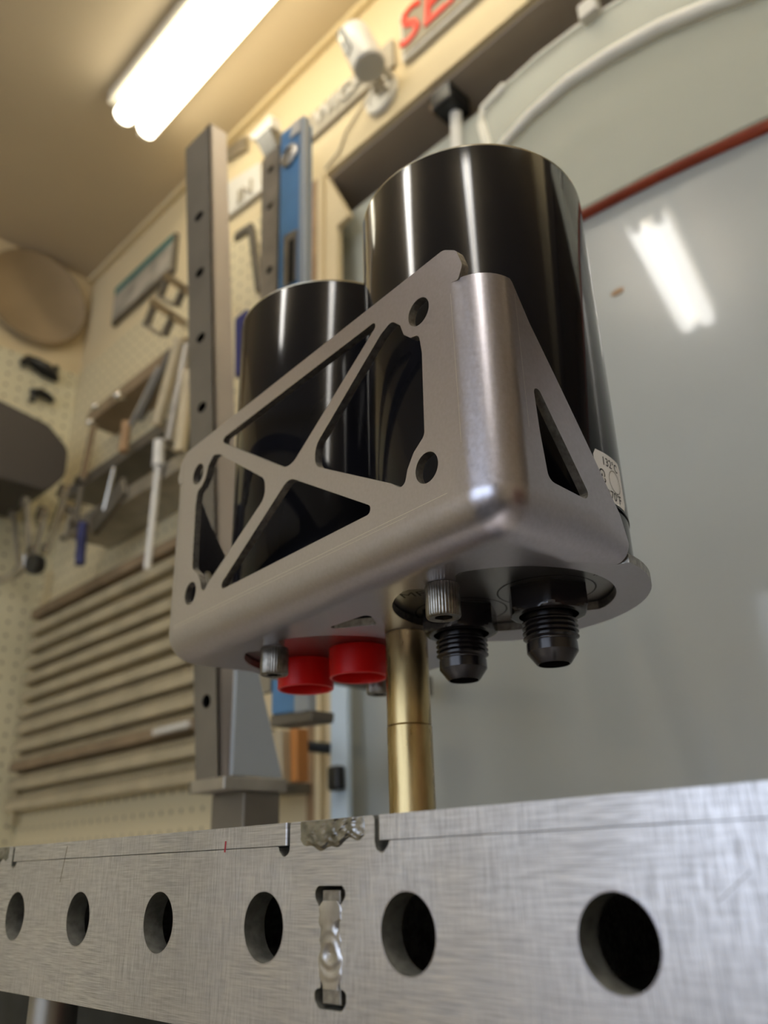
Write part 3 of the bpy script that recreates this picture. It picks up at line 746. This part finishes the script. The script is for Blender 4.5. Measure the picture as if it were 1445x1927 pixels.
q = at(1111, 24, 1, ya-6); b = MB(); b.box((q.x-11, ya-14, q.z-9), (q.x+11, ya-1, q.z+14)); b.build('edge_clip', M['white'], None, 'small white clip on the upper edge of the acrylic sheet', 'clip', bevel=1.5)
# black pivot and pale rod under the header
q = at(845, 180, 2, hz-2); b = empty('header_pivot', (q.x, q.y, hz-5), 'black pivot under the grey header with a pale rod hanging from it', 'bracket')
m2 = MB(); m2.box((-16, -24, -34), (20, 22, 0)); m2.build('pivot_block', M['black'], b, bevel=5)
m2 = MB(); m2.cyl((-17, -8, -14), (-22, -8, -14), 9); m2.build('bushing', M['brown'], b)
m2 = MB(); m2.cyl((6, 4, -34), (2, 4, -150), 8.5); m2.build('rod', M['winframe'], b)

# --- security camera, round plate, signs on the wall above the opening
q = at(700, 170, 1, WY-30); cmr = empty('security_camera', (q.x, WY-62, q.z+25), 'small white security camera with a black oval face', 'camera')
cc = at(690, 100, 1, WY-62); c0 = Vector((cc.x-cmr.location.x*1000, 0, cc.z-cmr.location.z*1000))
ca = at(697, 128, 1, WY-62); cb = at(664, 64, 1, WY-70); org = cmr.location*1000; A_ = ca-org; B_ = cb-org
m2 = MB(); ax_ = (B_-A_).normalized(); L_ = (B_-A_).length
m2.lathe([(0, 0), (21, .5), (23.5, 4), (23.5, L_*.5), (23, L_-6), (19, L_), (9, L_+4), (0, L_+5)], A_, 36, ax_, close=False); m2.build('shell', M['white'], cmr)
vw = (CAM-(org+(A_+B_)/2)).normalized(); sd = ax_.cross(vw).normalized(); fw = (vw-ax_*vw.dot(ax_)).normalized()
fdir = (fw*.75-sd*.66).normalized(); 
def face(nm, l0, l1, rad, lift, m_):
    pts2 = []
    e = ax_; s2 = e.cross(fdir).normalized()
    c_ = A_+e*((l0+l1)/2)+fdir*(21+lift); hl_ = (l1-l0)/2-rad
    for i in range(24):
        a = 2*PI*i/24; pts2.append(c_+s2*rad*math.cos(a)+e*(rad*math.sin(a)+(hl_ if math.sin(a) > 0 else -hl_)))
    m3 = MB(); m3.prism(pts2, fdir, 3.6); m3.build(nm, m_, cmr)
face('face', L_*.30, L_*.95, 8.0, 0, M['black']); face('lens', L_*.62, L_*.78, 4.0, 1.2, M['bolt'])
m2 = MB(); m2.tube([(A_+B_)/2, (A_+B_)/2+Vector((6, 30, -4)), Vector(((A_+B_)/2.0).to_tuple()[:1]+(60, ((A_+B_)/2).z-6))], 6, 10); m2.build('mount_arm', M['white'], cmr)
q = at(718, 180, 1, WY-4); rp2 = empty('round_wall_plate', (q.x, WY-1, q.z), 'white round plate with a hook below the security camera', 'wall plate')
m2 = MB(); m2.lathe([(0, 0), (31, 0), (32, 3), (29, 8), (23, 9), (21, 5), (0, 5)], (0, 0, 0), 40, (0, -1, 0), close=False); m2.build('plate', M['white'], rp2)
m2 = MB(); m2.tube([(-6, -8, 4), (2, -16, 14), (12, -18, 8), (12, -12, -4)], 5, 10); m2.build('hook', M['greylet'], rp2)
# plaque with pale letters
a_ = at(585, 238, 1, WY-8); b_ = at(720, 128, 1, WY-8); hh = 46
pq = empty('letter_plaque', (a_.x, WY-1, a_.z), 'long tan plaque with raised pale letters under the ceiling line', 'plaque')
m2 = MB(); m2.prism([(-6, 0, -hh*.55), (b_.x-a_.x+20, 0, -hh*.55), (b_.x-a_.x+20, 0, hh*.62), (-6, 0, hh*.62)], (0, -1, 0), 6); m2.build('board', M['greylet'], pq, bevel=1)
walltext('WIGAL', 44, (b_.x-a_.x)*.5-2, -6, 2, pq, M['white'], 2.5)
# board with red letters, cut by the frame
a_ = at(757, 118, 1, WY-8); a2 = at(752, 30, 1, WY-8); hh = a2.z-a_.z; sg_ = empty('letter_sign', (a_.x, WY-1, a_.z), 'framed brown sign with big red letters at the top edge of the photo', 'sign')
m2 = MB(); m2.prism([(0, 0, 0), (330, 0, 0), (330, 0, hh), (0, 0, hh)], (0, -1, 0), 8); m2.build('frame', M['white'], sg_, bevel=1.5)
m2 = MB(); m2.prism([(6, -8, 6), (324, -8, 6), (324, -8, hh-6), (6, -8, hh-6)], (0, -1, 0), 2); m2.build('board', M['signboard'], sg_)
walltext('SEARS', hh*1.02, 6+hh*1.30, -10, hh*.52, sg_, M['redletter'], 1.5, .12)
# thin cable
b = MB(); b.tube([at(*q, 1, WY-3) for q in ((700, 170), (668, 220), (650, 250), (638, 285), (612, 318))], 1.6, 8); b.build('cable', M['greylet'], None, 'thin pale cable running down the wall from the camera', 'cable')

# --- square posts with holes
def post(name, fl_t, fr_t, bk_t, fl_b, fr_b, bk_b, y, hol, label, mats):
    FLt, FRt, FLb, FRb = at(*fl_t, 1, y), at(*fr_t, 1, y), at(*fl_b, 1, y), at(*fr_b, 1, y)
    BRt, BRb = at(*bk_t, 0, FRt.x), at(*bk_b, 0, FRb.x); dt = BRt-FRt; db = BRb-FRb; dt.z = 0; db.z = 0
    dt = db = Vector((0, (dt.y+db.y)/2, 0)); FRt.z = FLt.z = (FRt.z+FLt.z)/2; FRb.z = FLb.z = min(FRb.z, FLb.z)
    r = empty(name, FLb, label, 'post'); o = FLb
    FLt, FRt, FRb, FL0 = FLt-o, FRt-o, FRb-o, Vector((0, 0, 0))
    wd = (FRb-FL0).length; ht = (FLt-FL0).length
    def fm(p, dy): return FL0.lerp(FRb, p[0]/wd).lerp(FLt.lerp(FRt, p[0]/wd), p[1]/ht)+Vector((0, dy, 0))
    hs = []
    for (hx_, hy_) in hol:
        z_ = at(hx_, hy_, 1, y)-o; tt = z_.z/FLt.z*ht; hs.append(circle((wd*.5, tt), wd*.17, 20))
    m2 = MB(); sheet(m2, [Vector((0, 0)), Vector((wd, 0)), Vector((wd, ht)), Vector((0, ht))], hs, lambda p: fm(p, 0), lambda p: fm(p, 2.5)); m2.build('front_wall', [mats[0], M['bore']], r)
    m2 = MB(); m2.add([FRb, FRb+db, FRt+dt, FRt, FRb-Vector((2.5, 0, 0)), FRb+db-Vector((2.5, 0, 0)), FRt+dt-Vector((2.5, 0, 0)), FRt-Vector((2.5, 0, 0))], [(0, 1, 2, 3), (4, 7, 6, 5), (0, 3, 7, 4), (1, 5, 6, 2), (3, 2, 6, 7), (0, 4, 5, 1)]); m2.build('side_wall', mats[1], r)
    m2 = MB(); m2.add([db*.98, FRb+db*.98, FRt+dt*.98, FLt+dt*.98], [(0, 1, 2, 3)]); m2.add([FL0, FL0+db, FLt+dt, FLt], [(0, 1, 2, 3)]); m2.build('rear_walls', M['inner'], r, merge=False)
    return r, o, FRb, db
PY = 165.
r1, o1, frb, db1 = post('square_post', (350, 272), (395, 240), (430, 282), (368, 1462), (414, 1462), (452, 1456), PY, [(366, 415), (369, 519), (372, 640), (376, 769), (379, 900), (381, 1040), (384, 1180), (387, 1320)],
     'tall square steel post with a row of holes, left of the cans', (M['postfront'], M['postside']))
m2 = MB(); x_ = frb.x+1; m2.prism([(x_, 6, 1), (x_, db1.y+26, 1), (x_, db1.y+2, 75), (x_, 6, 90)], (1, 0, 0), 4); m2.build('gusset', M['levelrail'], r1)
m2 = MB(); m2.box((-2, -2, -8), (frb.x+8, db1.y+28, 0)); m2.build('foot_plate', M['paleblue'] if False else M['steel'], r1, bevel=.8)
m2 = MB(); m2.box((frb.x-30, db1.y-4, -32), (frb.x+6, db1.y+24, -8)); m2.build('foot_block', M['darksteel'], r1, bevel=1)
r2, o2, frb2, db2 = post('square_post', (493, 300), (527, 272), (533, 280), (478, 1300), (512, 1300), (520, 1296), 280., [(505, 322), (503, 392), (499, 514), (495, 640)],
     'second steel post with holes, between the tall post and the blue level', (M['steel'], M['postside']))
for zz_ in (20, 420):
    m2 = MB(); m2.box((0, db2.y*.7, zz_), (16, WY-7-o2.y, zz_+20)); m2.build('wall_bracket', M['darksteel'], r2)
# --- blue level
ly = 262.
lv = empty('spirit_level', at(507, 1345, 1, ly), 'blue spirit level with a round vial window, standing upright', 'level'); o = at(507, 1345, 1, ly)
m2 = MB(); m2.prism([at(*q, 1, ly)-o for q in ((510, 1345), (553, 1340), (566, 222), (528, 252))], (0, 1, 0), 16); m2.build('body', M['blue'], lv, bevel=1)
m2 = MB(); m2.prism([at(*q, 1, ly-.5)-o for q in ((553, 1342), (580, 1337), (572, 216), (564, 224))], (0, 1, 0), 8); m2.build('edge_rail', M['levelrail'], lv, bevel=.6)
m2 = MB(); m2.prism([at(*q, 1, ly-1)-o for q in ((546, 262), (566, 246), (566, 222), (552, 233))], (0, -1, 0), 1); m2.build('label', M['white'], lv)
q = at(547, 294, 1, ly)-o; m2 = MB(); m2.lathe([(0, 0), (13, 0), (13.5, 3), (9, 5), (8, 3), (0, 3)], q, 32, (0, -1, 0), close=False); m2.build('vial_window', M['steel'], lv)
m2 = MB(); m2.prism([at(*q, 1, ly-.5)-o for q in ((535, 540), (558, 528), (560, 432), (536, 446))], (0, -1, 0), 1.5); m2.build('slot_frame', M['steel'], lv)
m2 = MB(); m2.prism([at(*q, 1, ly-2.2)-o for q in ((542, 534), (552, 530), (553, 448), (544, 455))], (0, -1, 0), .6); m2.build('slot', M['bore'], lv)
m2 = MB(); m2.prism([at(*q, 1, ly+1)-o for q in ((508, 1368), (586, 1356), (588, 1336), (508, 1346))], (0, 1, 0), 22); m2.build('end_cap', M['darksteel'], lv, bevel=1)
m2 = MB(); m2.box((-24, 4, 380), (12, 40, 396)); m2.build('clamp_block', M['darksteel'], lv)
# --- small things round the posts
def thing(mb, name, m_, label, cat, group=None, **k): return mb.build(name, m_, None, label, cat, group, **k)
q = [at(*p, 1, 420) for p in ((497, 262), (518, 238), (524, 274), (496, 297), (478, 262))]
b = MB(); b.prism([at(*p, 1, 400) for p in ((479, 262), (506, 238), (522, 276), (497, 298))], (0, 1, 0), 26); thing(b, 'black_box', M['black'], 'small black box under the ceiling line between the posts', 'box', bevel=1.5)
b = MB(); b.prism([at(*p, 1, 425) for p in ((466, 258), (508, 214), (512, 236), (480, 264))], (0, 1, 0), 20); thing(b, 'white_lid', M['white'], 'white plastic lid just above the small black box', 'lid', bevel=2)
sgn = empty('raised_letter_board', at(432, 410, 1, WY-6), 'white board with raised letters right of the tall post', 'sign'); o = at(432, 410, 1, WY-6)
m2 = MB(); m2.prism([at(*q, 1, WY-2)-o for q in ((425, 418), (498, 362), (494, 308), (425, 352))], (0, -1, 0), 7); m2.build('board', M['white'], sgn, bevel=2)
q1 = at(462, 363, 1, WY-9)-o; walltext('IN', 44, q1.x, q1.y, q1.z, sgn, M['greylet'], 2)
b = MB(); b.prism([at(*q, 1, WY-3) for q in ((428, 306), (466, 282), (466, 258), (430, 284))], (0, -1, 0), 6); thing(b, 'small_plaque', M['steel'], 'small grey textured plaque above the raised letter board', 'plaque')
b = MB(); b.obox(at(470, 430, 1, 440), at(484, 545, 1, 440), 12, (0, 1, 0), 8); b.obox(at(440, 445, 1, 440), at(470, 425, 1, 440), 14, (0, 1, 0), 8); thing(b, 'try_square', M['darksteel'], 'dark steel square hanging left of the second post', 'square', bevel=1)
b = MB(); b.obox(at(452, 590, 1, 430), at(452, 700, 1, 430), 30, (0, 1, 0), 18); thing(b, 'blue_box', M['navy'], 'dark blue box half hidden by the far can', 'box', bevel=2)
# under the bracket
b = MB(); kq = at(507, 1398, 1, 400); b.ball(kq, 15, 16); b.cyl(kq, kq+Vector((0, WY-8-400, 0)), 6); thing(b, 'ball_knob', M['black'], 'black ball knob below the blue level', 'knob')
b = MB(); quad(b, ((520, 1480), (562, 1476), (560, 1375), (518, 1385)), 380, 20); thing(b, 'beige_block', M['beige'], 'beige block beside the orange strip', 'block', bevel=2)
b = MB(); quad(b, ((563, 1475), (581, 1472), (580, 1372), (562, 1376)), 385, 14); thing(b, 'orange_strip', M['orange'], 'narrow upright orange strip under the bracket', 'strip', bevel=1)
b = MB(); quad(b, ((515, 1500), (586, 1494), (586, 1474), (515, 1480)), WY-8, 115); thing(b, 'small_shelf', M['darksteel'], 'small dark shelf under the orange strip', 'shelf', bevel=1)
b = MB(); b.box((at(622, 1400, 1, 478).x, 478, ZF), (at(654, 1400, 1, 478).x, 484, at(640, 1100, 1, 478).z)); thing(b, 'daylight_board', M['paleblue'], 'pale blue board painted as the daylight gap at the left edge of the grey panel', 'board')  # board stands in for the sliver of daylight beside the panel
b = MB(); quad(b, ((630, 1490), (652, 1486), (650, 1440), (630, 1444)), 477.5, 12); thing(b, 'black_clip', M['black'], 'black clip on the pale blue daylight board', 'clip', bevel=3)

# --- left side: pegboards, poster, dish, shelves, tools
zp = at(130, 700, 0, XL+8).z
struct('trim_6', MB().box((XL+.5, -1200, -400), (XL+8, WY-1, zp)), M['pegy'])
struct('trim_8', MB().box((XL+8, WY-7, -330), (-770, WY-.5, zp)), M['pegx'])
po = empty('framed_poster', at(210, 612, 1, WY-10), 'framed poster with a teal heading on the back wall', 'poster'); o = at(210, 612, 1, WY-10)
Z0, Z1, X0, X1 = at(215, 605, 1, WY-10).z-2, at(222, 545, 1, WY-10).z+4, at(215, 580, 1, WY-10).x, at(325, 480, 1, WY-10).x
m2 = MB(); m2.box((X0-o.x-3, -1, Z0-o.z-3), (X1-o.x+3, 8, Z1-o.z+3)); m2.build('frame', M['darksteel'], po, bevel=1)
m2 = MB(); m2.box((X0-o.x, -2.5, Z0-o.z+6), (X1-o.x, -1, Z1-o.z)); m2.build('print', M['paper'], po)
m2 = MB(); m2.box((X0-o.x, -3, Z0-o.z+(Z1-Z0)*.80), (X1-o.x, -2.6, Z1-o.z)); m2.build('heading', M['teal'], po)
# dish on the left wall
q = at(62, 565, 0, XL+4); rr = abs(at(150, 600, 0, XL+4).y-q.y); q2 = at(62, 478, 0, XL+4); rz_ = abs(q2.z-q.z)
ds = empty('straw_dish', (XL+1, q.y, q.z), 'large round woven dish hung on the left wall', 'wall dish')
m2 = MB(); rr = (rr+rz_)/2
m2.lathe([(0, 6), (rr*.35, 7), (rr*.8, 14), (rr*.97, 26), (rr, 24), (rr*.85, 8), (rr*.3, 0), (0, 0)], (0, 0, 0), 64, (1, 0, 0), close=False); m2.build('bowl', M['dish'], ds)
# dark bin on the left
q_ = rounded(((-140, 720), (0, 752), (92, 798), (130, 845), (124, 895), (90, 925), (-140, 860)), XL+190, (5, 30, 30, 30, 30, 30, 5), 0)
b = MB(); b.prism(q_, (-1, 0, 0), 170); bn = thing(b, 'storage_bin', M['cap'], 'dark rounded bin on the left wall under the black hooks', 'bin', bevel=3)
# black double hooks
def hook(pts_, r_, label): 
    b = MB(); b.tube([at(*p, 0, XL+22) for p in pts_], r_, 10); b.tube([at(*pts_[len(pts_)//2], 0, XL+22), at(*pts_[len(pts_)//2], 0, XL+22)-Vector((13, 0, 0))], 3, 8); return thing(b, 'wall_hook', M['black'], label, 'hook')
hook(((42, 684), (52, 676), (68, 684), (86, 696), (102, 708), (106, 690)), [7, 10, 13, 16, 14, 6], 'upper black hook on the left pegboard')
hook(((60, 754), (64, 738), (76, 738), (90, 746), (100, 756)), [7, 10, 9, 8, 6], 'lower black hook on the left pegboard')
# shelves along the back wall
def shelf(pl_, pr_, h, dep, m_, label, y=WY-8):
    L0 = at(*pl_, 1, y-dep); R0_ = at(*pr_, 1, y-dep); z = (L0.z+R0_.z)/2
    b = MB(); b.box((L0.x, y-dep, z-h), (R0_.x, y, z)); return thing(b, 'wall_shelf', m_, label, 'shelf', bevel=1)
shelf((165, 778), (345, 632), 26, 60, M['raildark'], 'upper wooden shelf on the back pegboard')
shelf((128, 905), (350, 775), 22, 70, M['darksteel'], 'middle dark shelf on the back pegboard')
shelf((128, 985), (350, 850), 24, 80, M['steel'], 'lower steel shelf on the back pegboard')
YT = WY-95
def bar(name, p, q, wpx, m_, label, cat, y=YT, group=None, th=8, rnd=False):
    a_, b_ = at(*p, 1, y), at(*q, 1, y); wd = wpx*abs((a_-CAM).dot(RZ))/F
    mb_ = MB()
    if rnd: mb_.cyl(a_, b_, wd/2, n=14)
    else: mb_.obox(a_, b_, wd, (0, 1, 0), th)
    return mb_.build(name, m_, None, label, cat, group, bevel=0 if rnd else 1)
# bar clamps
def clamp(px, py, s_, label):
    r = empty('bar_clamp', at(px, py, 1, YT), label, 'clamp'); o = at(px, py, 1, YT)
    def seg(nm, p, q, wd, m_):
        m2 = MB(); m2.obox(at(px+p[0]*s_, py+p[1]*s_, 1, YT)-o, at(px+q[0]*s_, py+q[1]*s_, 1, YT)-o, wd, (0, 1, 0), 9); m2.build(nm, m_, r, bevel=1)
    seg('bar', (-6, -6), (60, 38), 13, M['chrome']); seg('fixed_jaw', (-2, -2), (-18, 42), 14, M['darksteel']); seg('sliding_jaw', (34, 18), (16, 58), 14, M['darksteel']); seg('screw', (-16, 40), (10, 55), 6, M['steel'])
clamp(288, 572, 1., 'lower bar clamp hanging right of the poster'); clamp(312, 522, .9, 'upper bar clamp hanging right of the poster')
hp = [((338, 640), (296, 800), 22), ((352, 650), (318, 830), 20), ((322, 660), (262, 790), 14), ((356, 700), (338, 850), 24), ((300, 690), (246, 800), 10)]
hl_ = ['broad grey plier handle nearest the tall post, hanging low', 'long beige plier handle hanging by the tall post', 'slim dark handle left of the beige one', 'wide beige handle touching the tall post', 'thin handle leftmost of the hanging pliers']
for (p, q, w_), l_, mm in zip(hp, hl_, ('beige', 'steel', 'darksteel', 'beige', 'steel')): bar('plier_handle', p, q, w_, M[mm], l_, 'handle', rnd=True)
bar('dark_file', (350, 640), (335, 745), 9, M['darksteel'], 'dark narrow file hanging against the tall post', 'file')
# tall bright extension bar
ex = empty('extension_bar', at(277, 1072, 1, 400), 'long pale extension bar hanging in front of the racks', 'extension bar'); o = at(277, 1072, 1, 400)
m2 = MB(); m2.cyl(at(298, 878, 1, 400)-o, at(277, 1072, 1, 400)-o, 5.2); m2.build('shaft', M['winframe'], ex)
m2 = MB(); m2.cyl(at(300, 830, 1, 400)-o, at(298, 870, 1, 400)-o, 8.2); m2.cyl(at(298, 870, 1, 400)-o, at(298, 878, 1, 400)-o, 9.); m2.build('socket_end', M['winframe'], ex)
q = at(300, 836, 1, 400)-o; m2 = MB(); m2.cyl(q, (q.x, WY-7-400, q.z), 3); m2.build('peg', M['steel'], ex)
bar('screwdriver', (156, 985), (150, 1062), 18, M['navy'], 'screwdriver with a dark blue grip, hanging low', 'screwdriver', rnd=True)
bar('brown_handle', (238, 795), (232, 850), 18, M['brown'], 'short brown wooden handle under the upper shelf', 'handle', rnd=True)
bar('leather_strap', (172, 800), (150, 905), 14, M['raildark'], 'dark strap hanging from the upper shelf', 'strap')
# wrenches
def wrench(p, q, wpx, label, m_):
    r = empty('wrench', at(*q, 1, YT-40), label, 'wrench', None); o = at(*q, 1, YT-40); A2 = at(*p, 1, YT-40)-o
    k2 = abs((o-CAM).dot(RZ))/F; m2 = MB(); m2.obox(A2, (0, 0, 0), wpx*.6*k2, (0, 1, 0), 7); m2.build('shank', m_, r, bevel=1.5)
    m2 = MB(); m2.lathe([(wpx*.62*k2, -5), (wpx*.62*k2, 5), (wpx*.3*k2, 5), (wpx*.3*k2, -5)], A2, 24, (.0, 1, 0), close=False); m2.build('ring_end', m_, r)
    m2 = MB(); m2.lathe([(wpx*.5*k2, -4), (wpx*.5*k2, 4), (wpx*.25*k2, 4), (wpx*.25*k2, -4)], (0, 0, 0), 24, (.0, 1, 0), close=False); m2.build('lower_ring', m_, r)
wrench((118, 925), (85, 1032), 24, 'chrome wrench with a bright ring, hanging by the dark bin', M['chrome'])
wrench((78, 968), (58, 1040), 26, 'polished thick wrench left of the chrome ring wrench', M['chrome'])
wrench((132, 960), (120, 1012), 13, 'small dull wrench right of the chrome ring wrench', M['steel'])
wrench((22, 968), (32, 1072), 14, 'long thin wrench at the left edge of the photo', M['steel'])
wrench((150, 905), (138, 985), 16, 'dull wrench hanging just right of the chrome ring wrench', M['darksteel'])
wrench((46, 945), (52, 1050), 18, 'satin wrench between the polished wrench and the photo edge', M['steel'])
bar('round_file', (215, 880), (196, 960), 8, M['chrome'], 'thin bright file under the middle shelf', 'file', rnd=True)
b = MB(); c_ = at(66, 1062, 1, YT-60); b.lathe([(5, -8), (15, -8), (17, 0), (15, 8), (5, 8)], c_, 28, (.3, -1, -.2)); thing(b, 'rubber_bushing', M['black'], 'black rubber bushing below the wrenches', 'bushing')
b = MB(); b.tube([at(*p, 1, YT-60) for p in ((-40, 1085), (0, 1092), (28, 1082), (48, 1062), (52, 1045))], 7, 12); thing(b, 'steel_ring', M['steel'], 'curved steel tube end at the left edge under the wrenches', 'tube')
for (px_, py_, r_, l_) in ((180, 765, 7, 'leftmost small silver ball knob on the upper shelf'), (170, 795, 7, 'small silver ball knob under the upper shelf end'), (222, 745, 8, 'bigger silver ball knob in the middle of the upper shelf')):
    b = MB(); b.ball(at(px_, py_, 1, YT+5), r_, 14); b.cyl(at(px_, py_, 1, YT+5), at(px_, py_, 1, YT+5)+Vector((0, 14, 0)), 2.5); thing(b, 'ball_knob', M['chrome'], l_, 'knob')
b = MB(); b.obox(at(232, 912, 1, YT), at(170, 990, 1, YT), 34, (0, 1, 0), 10); thing(b, 'hand_shear', M['darksteel'], 'dark hand shear hanging under the middle shelf', 'shear', bevel=2)
# the rack of horizontal rails
rk = empty('rail_rack', at(40, 1540, 1, WY-8), 'wall rack of long horizontal grooved rails, left of the tall post', 'rack'); o = at(40, 1540, 1, WY-8)
xr0 = at(30, 1350, 1, WY-40).x; xr1 = at(400, 1350, 1, WY-40).x
for i, py in enumerate((1080, 1112, 1146, 1180, 1212, 1246, 1280, 1316, 1354, 1394, 1436, 1480)):
    z = at(190, py, 1, WY-40).z; dz = abs(at(190, py+19, 1, WY-40).z-z)
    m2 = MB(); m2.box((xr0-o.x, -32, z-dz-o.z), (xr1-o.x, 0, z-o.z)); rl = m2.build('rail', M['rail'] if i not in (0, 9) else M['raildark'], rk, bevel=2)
    if i >= 7:
        m2 = MB(); nt_ = 60
        for j in range(nt_):
            x = xr0-o.x+4+(xr1-xr0-8)*j/nt_; m2.box((x, -31, z-o.z), (x+(xr1-xr0)/nt_*.45, -20, z-o.z+7))
        m2.build('teeth', M['rail'], rl, kind='stuff')
m2 = MB(); m2.box((xr0-o.x-22, -14, at(60, 1090, 1, WY-8).z-o.z), (xr0-o.x-2, 0, at(5, 1500, 1, WY-8).z-o.z)) if False else m2.box((xr0-o.x-24, -14, -10), (xr0-o.x-2, 0, at(60, 1100, 1, WY-8).z-o.z)); m2.build('upright', M['pegx'], rk)
b = MB(); b.obox(at(285, 1378, 1, WY-48), at(352, 1362, 1, WY-48), 10, (0, 1, 0), 8); thing(b, 'marker_pen', M['white'], 'pale pen lying on a rail of the rack', 'pen', bevel=2)

# --- in the room to the right and behind the viewer (unseen box added to put maroon into the can reflections)
b = MB(); b.box((1300, -200, ZF), (2000, 350, 300)); thing(b, 'unseen_maroon_box', M['maroon'], 'maroon box added out of view for red reflections in the cans', 'unseen box', bevel=6)
